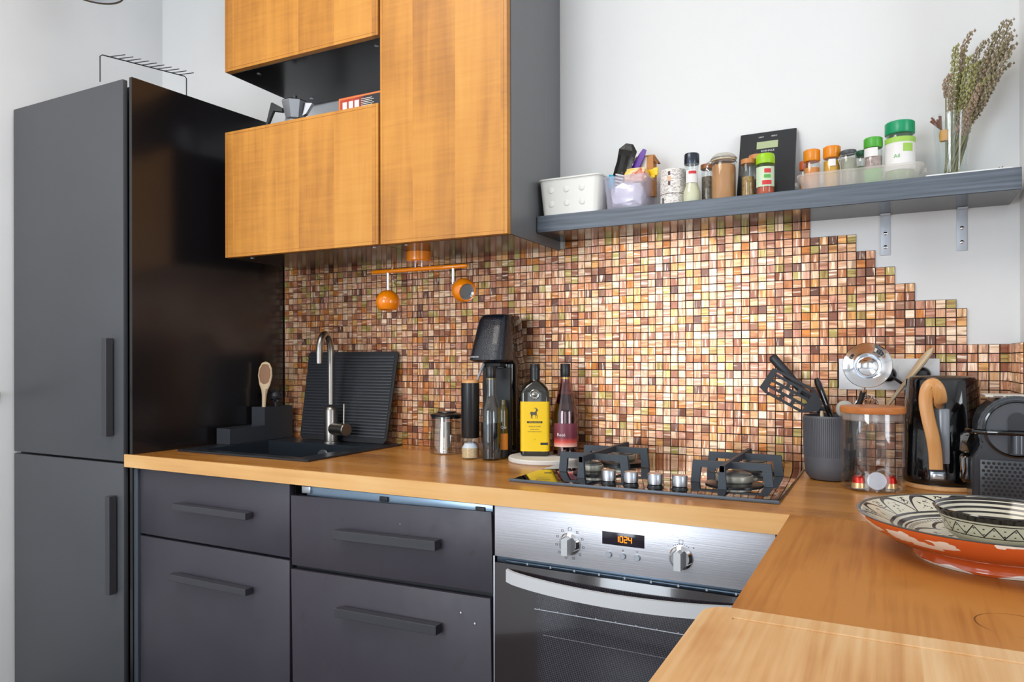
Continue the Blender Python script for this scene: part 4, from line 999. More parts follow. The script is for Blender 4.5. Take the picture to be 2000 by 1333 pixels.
text('Qui', .011, M_INKW, ob, bend=.0144, loc=(0, 0, .090), rz=.55)
arc_label('black_foot', M_BLACK, ob, .0139, .004, .024, .35, 2.6)

sm_ = thing('soda_machine', 'tall gloss black sparkling water machine against the tiles', 'machine', (-1.0200, 1.885, Z))
def bulge(x, y, n=10, r=.6):
    return [(x*math.copysign(abs(math.cos(a))**r, math.cos(a)), y*math.copysign(abs(math.sin(a))**r, math.sin(a))) for a in [2*PI*i/(4*n) for i in range(4*n)]]
sh_ = lambda pts, dx, dy: [(a+dx, b_+dy) for a, b_ in pts]
b = MB(); loft(b, [(sh_(bulge(.057, .050), 0, .028), 0.0004), (sh_(bulge(.057, .050), 0, .028), .27), (sh_(bulge(.055, .062), 0, .015), .285), (sh_(bulge(.050, .060), 0, .014), .395), (sh_(bulge(.044, .052), 0, .014), .413)], True)
b.build('body', M_GLOSSB, sm_)
b = MB(); loft(b, [(sh_(bulge(.052, .048), -.004, -.034), .276), (sh_(bulge(.0595, .054), -.006, -.038), .283), (sh_(bulge(.058, .052), -.005, -.035), .300), (sh_(bulge(.0485, .038), -.002, -.018), .398), (sh_(bulge(.044, .034), 0, -.012), .412), (sh_(bulge(.038, .028), 0, -.010), .4155)], True)
def dimp():
    m, nt, bs = base_mat('dimpled_black_plastic'); bs.inputs['Base Color'].default_value = lin('141a24'); bs.inputs['Roughness'].default_value = .25; bs.inputs['Coat Weight'].default_value = .3
    vo = nt.nodes.new('ShaderNodeTexVoronoi'); vo.inputs['Scale'].default_value = 330; nt.links.new(tcoord(nt), vo.inputs['Vector'])
    bp = nt.nodes.new('ShaderNodeBump'); bp.inputs['Strength'].default_value = .6; bp.inputs['Distance'].default_value = .001; nt.links.new(vo.outputs['Distance'], bp.inputs['Height']); nt.links.new(bp.outputs[0], bs.inputs['Normal']); return m
hdm = b.build('head', dimp(), sm_)
b = MB(); b.box(-.030, .030, -.054, .0, .262, .2755, .004); b.build('nozzle_block', M_BLACKM, sm_)
b = MB(); b.tube([(-.020, -.062, .272), (-.036, -.072, .225)], .004, 8); b.build('lever', mat('grey_lever', '9aa0a8', .4), sm_)
b = MB(); b.box(-.046, .046, -.024, -.010, .0005, .26, .002); b.build('bottle_back_plate', M_BLACKM, sm_)
text('sodastream', .0072, M_INKW, sm_, loc=(-.034, -.0900, .292), rz=-.30)

dp = thing('stone_coaster', 'round white stone plate under the two bottles', 'plate', (-.8560, 1.842, Z))
lath('disc', mat('white_stone', 'dcd9d3', .6, var=.04, vscale=20), dp, [(0, .0004), (.099, .0004), (.1010, .003), (.1010, .011), (.0990, .0135), (.093, .0128), (0, .0125)], 56)
DZ = Z+.0128
oo = thing('olive_oil_bottle', 'dark square-shouldered oil bottle with big yellow label', 'bottle', (-.8900, 1.853, DZ), rz=.40)
W2, D2 = .0400, .0280
b = MB(); loft(b, [(rbox(W2-.003, D2-.003, .008), 0), (rbox(W2, D2, .010), .004), (rbox(W2, D2, .010), .176), (rbox(W2-.004, D2-.003, .014), .190), (rbox(.026, .022, .015), .203), (rbox(.0145, .0145, .0140), .211), (rbox(.0135, .0135, .0134), .214)], True)
b.build('glass', mat('dark_green_oil_glass', '17160d', .05, spec=.7, coat=.6), oo)
lath('cap', mat('black_cap', '17181c', .35), oo, [(0, .2142), (.0140, .2142), (.0140, .256), (.0130, .258), (0, .258)], 24)
lath('cap_ring', M_BLACK, oo, [(.0141, .240), (.0147, .240), (.0147, .247), (.0141, .247), (.0141, .240)], 24)
b = MB(); loft(b, [(rbox(W2+.0007, D2+.0007, .0107), .014), (rbox(W2+.0007, D2+.0007, .0107), .153)], False, False); lb = b.build('yellow_label', mat('yellow_label', 'f2c80a', .45), oo)
yf = -D2-.0009
MB().lathe([(0, 0), (.0125, 0), (.0145, .0014), (.0125, .0024), (.0105, .0014), (.006, .0014), (.004, .0024), (0, .0024)], 28, M=Matrix.Translation((0, -D2+.0004, .1725)) @ Matrix.Rotation(PI/2, 4, 'X')).build('glass_seal', mat('silver_glass_relief', '8f9088', .15, .8), oo)
# walking horned animal print
an = [(-.0125, .0), (-.012, .005), (-.0085, .006), (-.002, .0045), (.002, .006), (.004, .010), (.0035, .0132), (.0, .0148), (-.0035, .0142), (-.0005, .0162), (.0045, .0158), (.0075, .0125), (.0105, .0095), (.0095, .008), (.0072, .0078), (.0062, .003), (.0055, -.001), (.0085, -.006), (.0078, -.013), (.0068, -.013), (.0070, -.0065), (.0038, -.003), (.0045, -.013), (.0034, -.013), (.0018, -.0035), (-.004, -.003), (-.0065, -.0055), (-.0055, -.013), (-.0066, -.013), (-.0085, -.005), (-.0095, -.013), (-.0106, -.013), (-.0108, -.003)]
MB().prism([(x*1.0, z*1.05+.119) for x, z in an], .0003, Matrix.Translation((0, yf, 0))).build('animal_emblem', mat('brown_grey_print', '5b5341', .5), oo, smooth=False)
MB().box(-.0215, .0215, yf, yf+.0003, .0930, .0985).build('name_band', M_INK, oo, smooth=False)
text('TERRA DELYSSA', .0042, mat('gold_print', 'f0d040', .5), oo, loc=(0, yf-.0002, .0957), sx=1.15)
for s, z, sz in (("HUILE D'OLIVE", .0835, .0050), ('VIERGE EXTRA', .0755, .0038), ('EXTRA VIRGIN OLIVE OIL', .0690, .0034), ('1 L', .0480, .0050)): text(s, sz, mat('brown_grey_print'), oo, loc=(0, yf-.0001, z))
MB().box(.016, .037, yf, yf+.0003, .032, .0385).build('small_band', M_INK, oo, smooth=False)
wn_ = thing('wine_bottle', 'dark red wine vinegar bottle with maroon label behind the hob corner', 'bottle', (-.8150, 1.896, DZ), rz=.40)
r = .0365
lath('glass', thin_glass('rose_glass', 'e4c3c6', .9, .07), wn_, [(0, .0003), (r-.003, .0003), (r, .004), (r, .118), (r-.003, .132), (.0175, .190), (.0135, .214), (.0125, .222), (.0110, .222), (.0120, .213), (.0158, .190), (r-.006, .131), (r-.0025, .117), (r-.0025, .005), (0, .005)], 36)
lath('dark_wine', mat('dark_red_wine', '22070d', .06, spec=.6, coat=.4), wn_, [(0, .0055), (r-.003, .0055), (r-.003, .117), (r-.0066, .131), (.0212, .172), (0, .172)], 36)
lath('cap', mat('black_cap'), wn_, [(0, .2225), (.0135, .2225), (.0142, .225), (.0142, .257), (.013, .259), (0, .259)], 24)
lath('neck_ring', mat('brass_ring', 'c4a75a', .35, .8), wn_, [(.0126, .216), (.0140, .216), (.0140, .220), (.0126, .220), (.0126, .216)], 24)
def wlab():
    m, nt, bs = base_mat('maroon_label'); N = NT(nt); X = N.sep(tcoord(nt))
    nt.links.new(ramp(nt, N.m('MULTIPLY', X[2], 10), [(.28, 'e8b7a8'), (.40, 'd24a3c'), (.52, '6f2a3a'), (.95, '7b3a4c')]), bs.inputs['Base Color']); bs.inputs['Roughness'].default_value = .35; return m
arc_label('label', wlab(), wn_, r+.0001, .026, .092, 0, 2.1)
text('Rosé', .0125, M_INKW, wn_, bend=r+.0008, loc=(0, 0, .060), rz=-.35)

# ------------------------------------------------------------------ worktop, right group
PX, PY = -.1255, 1.862
up = thing('utensil_pot', 'dark grey fluted pot holding kitchen utensils right of the hob', 'pot', (PX, PY, Z))
M_POT = mat('matte_dark_ceramic', '55565b', .5, bump=.05, bscale=200)
lath('pot', M_POT, up, [(0, .0004), (.036, .0004), (.044, .003), (.0520, .014), (.0548, .032), (.0555, .052), (.0575, .149), (.0565, .151), (.0550, .150), (.0525, .052), (.050, .018), (.040, .008), (0, .007)], 64)
b = MB(); nf = 84
for i in range(nf):
    a = 2*PI*i/nf; ca, sa = math.cos(a), math.sin(a)
    b.tube([(ca*.0553, sa*.0553, .056), (ca*.0575, sa*.0575, .146)], .0011, 4)
b.build('fluting', M_POT, up, kind='stuff')
def local(t, p): return Vector(p)-Vector(t.location)
def pix(u, v, y):
    a_ = (u-1000)/F_PX; return at_depth(u, v, y/(a_*math.sin(TH)+math.cos(TH)))
B0 = Vector((PX, PY, Z+.012))
# slotted spatula
tipA, tipB = pix(1497, 740, 1.862), pix(1602, 797, 1.872)
t = thing('slotted_spatula', 'black slotted nylon spatula leaning left out of the utensil pot', 'spatula', tuple(tipB))
ax = (tipA-tipB); L = ax.length; zax = ax.normalized()
yax = Vector((.25, 1, .0)); xax = yax.cross(zax).normalized(); yax = zax.cross(xax).normalized()
Mq = Matrix((xax, yax, zax)).transposed().to_4x4()
b = MB(); Wd = .033
def hb_(x0, x1, z0, z1): b.box(x0, x1, -.0015, .0015, z0, z1, .0006, 1, M=Mq)
for x0 in (-.033, -.0165, -.0005, .0155, .0265): hb_(x0, x0+.0065, .030, L-.014)
b.prism([(-.033, L-.014), (.033, L-.014), (.030, L), (-.027, L+.004)], .003, Mq @ Matrix.Translation((0, -.0015, 0)))
b.prism([(-.033, .031), (-.010, .0), (.010, .0), (.033, .031)], .003, Mq @ Matrix.Translation((0, -.0015, 0)))
for k, x0 in enumerate((-.0265, -.010, .006)): hb_(x0, x0+.0105, .055+.012*(k % 2), .064+.012*(k % 2)); hb_(x0, x0+.0105, .084+.010*(k % 2), .092+.010*(k % 2))
b.build('slotted_blade', mat('dark_nylon', '33363b', .5), t, smooth=False)
e1, e2 = pix(1624, 808, 1.872), pix(1640, 850, 1.870)
MB().tube([(0, 0, 0), local(t, e1)*.6+Vector((0, 0, .002)), local(t, e1), local(t, e2), local(t, B0+Vector((.030, .012, .01)))], [.008, .006, .006, .0055, .005], 10, flat=.7).build('handle', mat('dark_nylon'), t)
# thick round handle
a1, a2 = pix(1507, 696, 1.905), pix(1603, 806, 1.900)
t = thing('cooking_spoon', 'thick black rounded utensil handle sticking up behind the slotted spatula', 'utensil', tuple(a2))
d_ = a1-a2
MB().tube([local(t, B0+Vector((.028, .02, .03))), d_*-.12, d_*0, d_*.35, d_*.7, d_*.97, d_*1.0], [.004, .005, .0065, .009, .0115, .0115, .007], 14).build('handle', mat('satin_black_grip', '2b2e33', .4), t)
# second black handle with a hanging hole
a1, a2 = pix(1595, 742, 1.845), pix(1622, 812, 1.850)
t = thing('hanging_utensil', 'short glossy black utensil handle with metal-rimmed hanging hole in the pot', 'utensil', tuple(a2))
d_ = a1-a2
MB().tube([local(t, B0+Vector((.03, -.012, .01))), (0, 0, 0), d_*.5, d_*.9, d_*1.05], [.007, .0105, .0125, .0135, .008], 12, flat=.6).build('handle', M_GLOSSB, t)
MB().lathe([(.0022, -.0004), (.0042, -.0004), (.0042, .0012), (.0022, .0012), (.0022, -.0004)], 16, M=Matrix.Translation(d_*.86+Vector((.0, -.0075, 0))) @ Matrix.Rotation(PI/2, 4, 'X')).build('hole_ring', M_CHROME, t)
# ladle with bowl towards the viewer
cB = pix(1694, 714, 1.83)
t = thing('ladle', 'polished steel ladle with wide bowl facing the viewer in the utensil pot', 'ladle', tuple(cB))
view = (Vector((0, 0, CZ))-cB).normalized(); view = (view+Vector((-.05, 0, .10))).normalized()
Mv = align_z(view)
RB = .0515
MB().lathe([(RB, 0), (RB-.001, .001), (RB-.004, -.001), (.041, -.004), (.037, -.008), (.029, -.0115), (.0265, -.022), (.019, -.029), (.009, -.032), (0, -.0325), (0, -.0335), (.0095, -.033), (.020, -.030), (.0275, -.0228), (.030, -.0125), (.038, -.009), (.042, -.005), (RB-.003, -.0022), (RB, 0)], 48, M=Mv).build('bowl', M_CHROME, t)
n1 = local(t, pix(1688, 757, 1.835)); n2 = local(t, pix(1678, 792, 1.848))
MB().tube([n1+Vector((.001, 0, .006)), n1, n1.lerp(n2, .3)], [.006, .007, .006], 10, flat=.5).build('neck', M_CHROME, t)
MB().tube([n1.lerp(n2, .25), n2, local(t, B0+Vector((.036, -.004, .02)))], [.0075, .0065, .005], 12, flat=.8).build('handle', M_BLACKM, t)
# whisk, bulb up
wb = pix(1693, 793, 1.905)
t = thing('whisk', 'wire whisk with its wire loops up behind the ladle neck', 'whisk', tuple(wb))
ax_ = (wb-(B0+Vector((.038, .012, .05)))).normalized(); Mw = align_z(ax_)
b = MB()
for k in range(7):
    ph = PI*k/7; pts = []
    for i in range(17):
        a = -PI*.80+PI*1.6*i/16
        x = math.sin(a)*.026*(1 if abs(a) < 2 else .8); z = math.cos(a)*.030-.005
        if abs(a) > 1.9: x *= max(.12, 1-(abs(a)-1.9)*1.3)
        pts.append(Mw @ Vector((x*math.cos(ph), x*math.sin(ph), z)))
    b.tube(pts, .0009, 5)
b.build('wires', M_CHROME, t)
MB().tube([Mw @ Vector((0, 0, -.030)), Mw @ Vector((0, 0, -.050)), local(t, B0+Vector((.034, .016, .03)))], [.0055, .0055, .005], 8).build('handle', M_STEEL, t)
# wooden spatula
w1, w2 = pix(1822, 680, 1.925), pix(1738, 786, 1.915)
t = thing('wooden_spatula', 'weathered wooden spatula leaning right out of the utensil pot', 'spatula', tuple(w2))
d_ = w1-w2
MB().tube([local(t, B0+Vector((.034, .030, .09))), d_*-.3, (0, 0, 0), d_*.35, d_*.52, d_*.75, d_*.93, d_*1.0], [.006, .0065, .007, .0085, .0125, .0155, .012, .004], 12, flat=.55).build('spatula', M_SPOON, t)
# pale spoon end + cream utensil
s1 = pix(1650, 800, 1.862)
t = thing('silicone_spoon', 'pale grey rounded spoon head at the right rim of the utensil pot', 'spoon', tuple(s1))
MB().sphere((0, 0, 0), .020, 20, sc=(1, .22, 1.05)).build('head', mat('pale_grey_silicone', 'b5b0a4', .6), t)
MB().tube([(0, 0, -.018), local(t, B0+Vector((.022, .026, .03)))], .0042, 8).build('handle', mat('pale_grey_silicone'), t)
s1 = pix(1605, 808, 1.835)
t = thing('wooden_utensil', 'tip of a cream wooden utensil low in the middle of the utensil pot', 'utensil', tuple(s1))
MB().tube([(0, 0, .006), (0, 0, -.002), local(t, B0+Vector((.004, -.03, .01)))], [.006, .009, .006], 10, flat=.5).build('handle', M_SPOON, t)

# glass canister with wooden lid and coffee capsules
cx, cy_ = -.0325, 1.768
cs = thing('glass_canister', 'tall clear glass canister with wooden lid holding a few coffee capsules', 'jar', (cx, cy_, Z))
r = .0635
lath('glass', M_GLASS, cs, [(0, .0004), (r-.003, .0004), (r, .004), (r, .166), (r-.0022, .166), (r-.0022, .006), (0, .0045)], 64)
lath('lid', M_LID, cs, [(0, .1665), (r+.001, .1665), (r+.002, .168), (r+.002, .1785), (r, .1805), (0, .1805)], 56)
lath('lid_seal', frosted('clear_silicone', 'e6dcd4', .55, .3), cs, [(0, .150), (r-.006, .150), (r-.0035, .152), (r-.0035, .162), (r-.006, .1662), (0, .1662)], 48)
def capsule(label, p, rot, body):
    t = thing('coffee_capsule', label, 'capsule', p, rot=rot)
    lath('body', body, t, [(0, .0262), (.007, .0262), (.0115, .022), (.0148, .004), (.0148, .0008)], 28)
    lath('foil_rim', M_ALU, t, [(0, 0), (.0186, 0), (.0188, .0004), (.0186, .0009), (0, .0009)], 32)
    return t
def capm(name, top, bot, z=.011):
    m, nt, bs = base_mat(name); N = NT(nt); X = N.sep(tcoord(nt)); bs.inputs['Metallic'].default_value = .6; bs.inputs['Roughness'].default_value = .3
    nt.links.new(N.mix(N.m('GREATER_THAN', X[2], z), bot, top), bs.inputs['Base Color']); return m
CR = capm('red_gold_capsule', 'd4281c', 'e9c58c')
capsule('red and cream coffee capsule standing at the left in the canister', (cx-.026, cy_-.035, Z+.0062), (0, 0, 0), CR)
capsule('red and cream coffee capsule standing at the right in the canister', (cx+.034, cy_-.014, Z+.0062), (0, 0, .5), CR)
c3 = thing('coffee_capsule', 'coffee capsule lying with its silver foil end toward the viewer', 'capsule', (cx+.009, cy_-.0480, Z+.0245), rot=(-PI/2-.12, 0, -.05))
lath('body', mat('beige_capsule', 'b58f5e', .3, .6), c3, [(0, .0262), (.007, .0262), (.0115, .022), (.0148, .004), (.0148, .0008)], 28); lath('foil_rim', mat('silver_foil', 'a3a6ad', .35, .4), c3, [(0, 0), (.0186, 0), (.0188, .0004), (.0186, .0009), (0, .0009)], 36)
capsule('brown coffee capsule lying behind the silver foil one', (cx+.020, cy_+.018, Z+.0250), (PI/2, 0, .3), mat('brown_capsule', '8a6236', .3, .6))

# kettle on wooden base
kx, ky = .1040, 1.868
kt = thing('electric_kettle', 'gloss black electric kettle with bent wooden handle', 'kettle', (kx, ky, Z), rz=.0)
lath('wooden_base', M_WOOD, kt, [(0, .0004), (.077, .0004), (.079, .003), (.079, .008), (.076, .0105), (0, .0105)], 56)
lath('power_base', M_BLACK, kt, [(0, .0106), (.074, .0106), (.074, .013), (0, .0132)], 56)
lath('body', M_GLOSSB, kt, [(0, .0134), (.0770, .0134), (.0790, .017), (.0790, .030), (.0705, .236), (.0690, .239), (0, .239)], 64)
lath('lid', mat('dark_steel_lid', '4a4644', .25, .8), kt, [(0, .2392), (.064, .2392), (.062, .243), (.054, .2455), (0, .247)], 48)
ha = -PI/2-.02   # direction of the handle, toward the viewer
def kp_(r, z, a=ha): return Vector((r*math.cos(a), r*math.sin(a), z))
path = [kp_(.078, .190, ha-.09), kp_(.090, .190, ha-.08), kp_(.098, .202, ha-.07), kp_(.103, .220, ha-.11), kp_(.106, .230, ha-.19), kp_(.108, .221, ha-.28), kp_(.107, .195, ha-.32), kp_(.106, .160, ha-.28), kp_(.105, .120, ha-.20), kp_(.101, .085, ha-.16), kp_(.097, .050, ha-.15)]
def ribbon(pts, w_, th, nrm):
    b = MB(); rows = []
    n = len(pts)
    for i, p in enumerate(pts):
        tg = (pts[min(i+1, n-1)]-pts[max(i-1, 0)]).normalized(); nn = nrm[i] if isinstance(nrm, list) else nrm
        sd = tg.cross(nn).normalized(); up_ = sd.cross(tg).normalized(); w2 = w_[i]/2; h2 = th/2
        rows.append([b.bm.verts.new(p+sd*x+up_*y) for x, y in ((-w2, -h2*.5), (-w2*.85, -h2), (w2*.85, -h2), (w2, -h2*.5), (w2, h2*.5), (w2*.85, h2), (-w2*.85, h2), (-w2, h2*.5))])
    for A, B2 in zip(rows, rows[1:]):
        for k in range(8): b.bm.faces.new((A[k], A[(k+1) % 8], B2[(k+1) % 8], B2[k]))
    b.bm.faces.new(rows[0]); b.bm.faces.new(rows[-1][::-1]); return b
def spl(p, k=5):
    out = []
    for i in range(len(p)-1):
        p0, p1, p2, p3 = p[max(i-1, 0)], p[i], p[i+1], p[min(i+2, len(p)-1)]
        for j in range(k):
            t = j/k; out.append(.5*((2*p1)+(-p0+p2)*t+(2*p0-5*p1+4*p2-p3)*t*t+(-p0+3*p1-3*p2+p3)*t**3))
    out.append(p[-1]); return out
sp_ = spl(path); nn = len(sp_)
ribbon(sp_, [.026]*nn, .0085, [Vector((0, -1, 0)) if i > 18 else Vector((.25, -1, .0)) for i in range(nn)]).build('handle', wood('bent_wood_handle', 'c28342', 'dda468', 'eec08c', 'z', rough=.35), kt, angle=60)
b = MB(); b.box(-.030, .002, .0, .012, .030, .195, .005, 2, M=Matrix.Translation((.0, -.0850, 0))); b.build('handle_mount', mat('grey_black_mount', '3f434b', .3), kt)
b = MB(); b.box(-.010, .012, 0, .012, .060, .178, .004, 2, M=Matrix.Translation((-.002, -.0870, 0))); b.build('water_window', mat('smoky_window', '8b9098', .15), kt)
sw = MB().box(-.016, .016, -.006, .004, -.011, .011, .003, 2).build('switch_frame', mat('chrome_dark', '6f747a', .2, .9), kt, loc=(-.012, -.0805, .034))
MB().box(-.011, .011, -.0085, -.0055, -.006, .006, .002, 2).build('switch', mat('pearl_switch', 'c8cdd2', .15, .6), sw)

# sockets
so = thing('triple_socket', 'wide white triple wall socket plate on the copper tiles', 'socket', (-.0025, YW, 1.1562))
MB().box(-.108, .108, -.0160, -.0068, -.038, .038, .0015).build('plate', M_WHITE, so)
for i in range(3):
    x = -.071+i*.071
    m_ = MB().box(x-.0225, x+.0225, -.0165, -.0142, -.0225, .0225, .001).build('module', M_WHITE, so, smooth=False)
    MB().lathe([(.0195, .0), (.0195, .0004), (.0175, .0004), (.0170, -.0), (.0195, 0)], 28, M=Matrix.Translation((x, -.0166, 0)) @ Matrix.Rotation(PI/2, 4, 'X')).build('socket_ring', mat('socket_grey', 'bfc3c8', .5), m_)
for i, (x, lab) in enumerate(((0.0, 'black power plug in the middle socket with its cable'), (.071, 'black power plug in the right socket behind the kettle'))):
    t = thing('power_plug', lab, 'plug', (-.0025+x, YW-.0172, 1.1562))
    MB().lathe([(0, 0), (.0175, 0), (.0185, .004), (.0165, .020), (.010, .026), (0, .027)], 24, M=Matrix.Rotation(PI/2, 4, 'X')).build('plug_body', M_BLACK, t)
    e_ = Vector((.062-x, -.004, -.045)) if i == 0 else Vector((.03, -.004, -.06))
    MB().tube([(0, -.022, 0), (.010, -.024, -.006), e_*.5+Vector((0, -.012, 0)), e_, e_+Vector((.006, .002, -.17 if i == 0 else -.16))], .0034, 8).build('cable', M_BLACK, t)

# coffee machine
cm = thing('coffee_machine', 'small black capsule coffee machine with honeycomb grille at the right edge', 'coffee machine', (.2150, 1.665, Z))
M_CMB = mat('dark_grey_machine', '2a2d32', .28, coat=.3)
HW = .0770
def prof(w_, h, yy):
    pts = [(-.073, 0), (.073, 0), (.073, .085), (.070, .095), (.060, .112)]
    for i in range(17):
        a = -.42+(PI+.84)*i/16; pts.append((.064*math.cos(a), .148+.0645*math.sin(a)))
    pts += [(-.060, .112), (-.070, .095), (-.073, .085)]
    return pts
pr = prof(HW, .213, 0)
b = MB(); b.prism(pr, .110, Matrix.Translation((0, -.006, .0004))); bmesh.ops.bevel(b.bm, geom=list(b.bm.edges), offset=.004, segments=2, affect='EDGES')
b.build('body', M_CMB, cm)
MB().lathe([(.052, 0), (.055, .001), (.055, .006), (.052, .007), (.050, .004), (.052, 0)], 56, M=Matrix.Translation((0, -.006, .150)) @ Matrix.Rotation(PI/2, 4, 'X')).build('dial_ring', M_GLOSSB, cm)
MB().lathe([(0, 0), (.0515, 0), (.0505, .003), (0, .0035)], 56, M=Matrix.Translation((0, -.006, .150)) @ Matrix.Rotation(PI/2, 4, 'X')).build('dial_plate', mat('satin_grey_plate', '43464c', .38), cm)
b = MB(); pts = [(-.0155, -.047), (.0155, -.047), (.0155, .016)]+[(.0155*math.cos(a), .016+.0155*math.sin(a)) for a in [PI*i/10 for i in range(1, 10)]]+[(-.0155, .016)]
b.prism(pts, .002, Matrix.Translation((0, -.0115, .150))); b.build('capsule_slot', mat('slot_black', '0c0d10', .2), cm, smooth=False)
MB().cyl((0, -.010, .104), .0120, .038, 24).build('outlet_tube', mat('grey_metal_tube', '4f5359', .25, .6), cm)
b = MB(); b.tube([(-.080, .012, .143), (-.070, -.006, .143), (-.045, -.0185, .143), (0, -.020, .143), (.045, -.0185, .143), (.070, -.006, .143), (.080, .012, .143)], .0048, 10); b.build('lever_band', M_GLOSSB, cm)
b = MB(); b.box(-.060, .060, -.0095, -.0058, .004, .090, .0015); b.build('grille_panel', mat('grille_grey', '34383d', .35), cm)
b = MB(); k = 0
for j in range(11):
    for i in range(14):
        x = -.0545+i*.0084+(.0042 if j % 2 else 0); z = .010+j*.0073
        if x > .056: continue
        b.lathe([(0, 0), (.0031, 0), (.0031, .0006), (0, .0006)], 6, M=Matrix.Translation((x, -.0096, z)) @ Matrix.Rotation(PI/2, 4, 'X'))
b.build('grille_holes', mat('hole_black', '050506', .6), cm, kind='stuff', smooth=False)
b = MB()
for s_y in (.085, .035): crumple(b, .010, .020, .022 if s_y > .05 else .030, (-.0795, .050, s_y+.03), .10, int(s_y*1000), 2)
b.build('water_tank_wrap', thin_glass('dark_clear_plastic', '55504e', .9, .20, .03), cm, angle=30)
b = MB(); b.box(-.05, .02, .015, .085, .2085, .2135, .001); b.build('top_card', striped_print('top_card_print', 'cfc9bc', '5b3f36', 260, .45), cm, smooth=False)

# ------------------------------------------------------------------ painted serving dish and bowl
PCX, PCY = .1330, 1.219
def dish_mat(name, kind):
    m, nt, bs = base_mat(name); N = NT(nt); X = N.sep(tcoord(nt)); bs.inputs['Roughness'].default_value = .16; bs.inputs['Coat Weight'].default_value = .15
    r = N.m('SQRT', N.m('ADD', N.m('MULTIPLY', X[0], X[0]), N.m('MULTIPLY', X[1], X[1])))
    a = N.m('ARCTAN2', X[1], X[0])
    nz = N.noise(tcoord(nt), 60, 2)
    r = N.m('ADD', r, N.m('MULTIPLY', N.m('SUBTRACT', nz, .5), .0022))
    def band(x, c, w_): return N.m('LESS_THAN', N.m('ABSOLUTE', N.m('SUBTRACT', x, c)), w_)
    OR = lambda *t: __import__('functools').reduce(lambda p, q_: N.m('MAXIMUM', p, q_), t)
    if kind == 'dish':
        n_ = 16
        ph = N.m('MULTIPLY', N.m('SUBTRACT', N.m('FRACT', N.m('MULTIPLY', a, n_/(2*PI))), .5), 2)       # -1..1 in a petal
        arch = N.m('SUBTRACT', .170, N.m('MULTIPLY', N.m('POWER', N.m('ABSOLUTE', ph), 2.2), .040))
        inrim = N.m('MULTIPLY', N.m('GREATER_THAN', r, .130), N.m('LESS_THAN', r, .171))
        petal = N.m('MULTIPLY', inrim, band(r, arch, .0036))
        dots = N.m('MULTIPLY', N.m('MULTIPLY', N.m('LESS_THAN', N.m('ABSOLUTE', ph), .30), N.m('GREATER_THAN', N.noise(tcoord(nt), 190, 1), .60)), N.m('MULTIPLY', N.m('GREATER_THAN', r, .136), N.m('LESS_THAN', r, .158)))
        ph2 = N.m('FRACT', N.m('ADD', N.m('MULTIPLY', a, n_/(2*PI)), .0))
        dots2 = N.m('MULTIPLY', N.m('MULTIPLY', N.m('GREATER_THAN', N.m('ABSOLUTE', ph), .80), N.m('GREATER_THAN', N.noise(tcoord(nt), 230, 1), .52)), N.m('MULTIPLY', N.m('GREATER_THAN', r, .150), N.m('LESS_THAN', r, .168)))
        rings = OR(band(r, .1300, .0022), band(r, .1195, .0034), band(r, .1120, .0014))
        comb = N.m('MULTIPLY', N.m('MULTIPLY', N.m('GREATER_THAN', r, .1015), N.m('LESS_THAN', r, .1085)), N.m('GREATER_THAN', N.m('SINE', N.m('MULTIPLY', a, 120)), .1))
        lobes = N.m('ADD', .080, N.m('MULTIPLY', N.m('ABSOLUTE', N.m('SINE', N.m('MULTIPLY', a, 3.5))), .018))
        inner = N.m('MULTIPLY', N.m('LESS_THAN', r, .1005), OR(band(r, lobes, .0028), N.m('MULTIPLY', N.m('LESS_THAN', r, .078), N.m('GREATER_THAN', N.noise(tcoord(nt), 75, 2), .62))))
        ink = OR(petal, dots, dots2, rings, comb, inner, band(r, .1725, .0013))
        c = N.mix(ink, 'd6cfbb', '2c2523')
        c = N.mix(N.m('GREATER_THAN', r, .1738), c, '4f5a5b')
    else:
        z = X[2]
        ins = OR(band(z, .047, .0016), band(z, .041, .0014), band(z, .035, .0012), band(z, .028, .0018), band(z, .052, .0022))
        c = N.mix(ins, 'cfc8b4', '1f1b1a') if kind == 'bowl_in' else None
        if kind == 'bowl_out':
            tri = N.m('MULTIPLY', N.m('ABSOLUTE', N.m('SUBTRACT', N.m('FRACT', N.m('MULTIPLY', a, 18/(2*PI))), .5)), 2)
            zz = N.m('ADD', .0245, N.m('MULTIPLY', tri, .0135))
            zig = band(z, zz, .0011)
            dt = N.m('MULTIPLY', N.m('MULTIPLY', OR(band(tri, 0, .10), band(tri, 1, .10)), OR(band(z, .0275, .0007), band(z, .0345, .0007))), 1)
            ln = OR(band(z, .0405, .0007), band(z, .0235, .0006))
            top = N.m('GREATER_THAN', z, .0435)
            body = N.m('LESS_THAN', z, .0412)
            c = N.mix(OR(N.m('MULTIPLY', body, OR(zig, dt)), ln, top), 'bcb8a0', '1f1b1a')
    nt.links.new(c, bs.inputs['Base Color'])
    return m
def terra():
    m, nt, bs = base_mat('splashed_terracotta'); N = NT(nt); v = tcoord(nt); X = N.sep(v); bs.inputs['Roughness'].default_value = .12; bs.inputs['Coat Weight'].default_value = .6
    n1 = N.noise(v, 9, 4, (1, 1, 2.2)); n2 = N.noise(v, 28, 3, (.4, .4, 2))
    under = N.m('MULTIPLY', N.m('GREATER_THAN', X[2], .0365), N.m('GREATER_THAN', N.m('ADD', N.m('MULTIPLY', n1, .7), N.m('MULTIPLY', n2, .5)), .63))
    foot = N.m('LESS_THAN', N.m('ADD', X[2], N.m('MULTIPLY', N.m('SUBTRACT', N.noise(v, 11, 2), .5), -.040)), .0045)
    c = N.mix(N.noise(v, 5, 3), 'b5481c', 'd8632c')
    c = N.mix(N.m('MAXIMUM', under, foot), c, 'e8ded2')
    nt.links.new(c, bs.inputs['Base Color']); return m
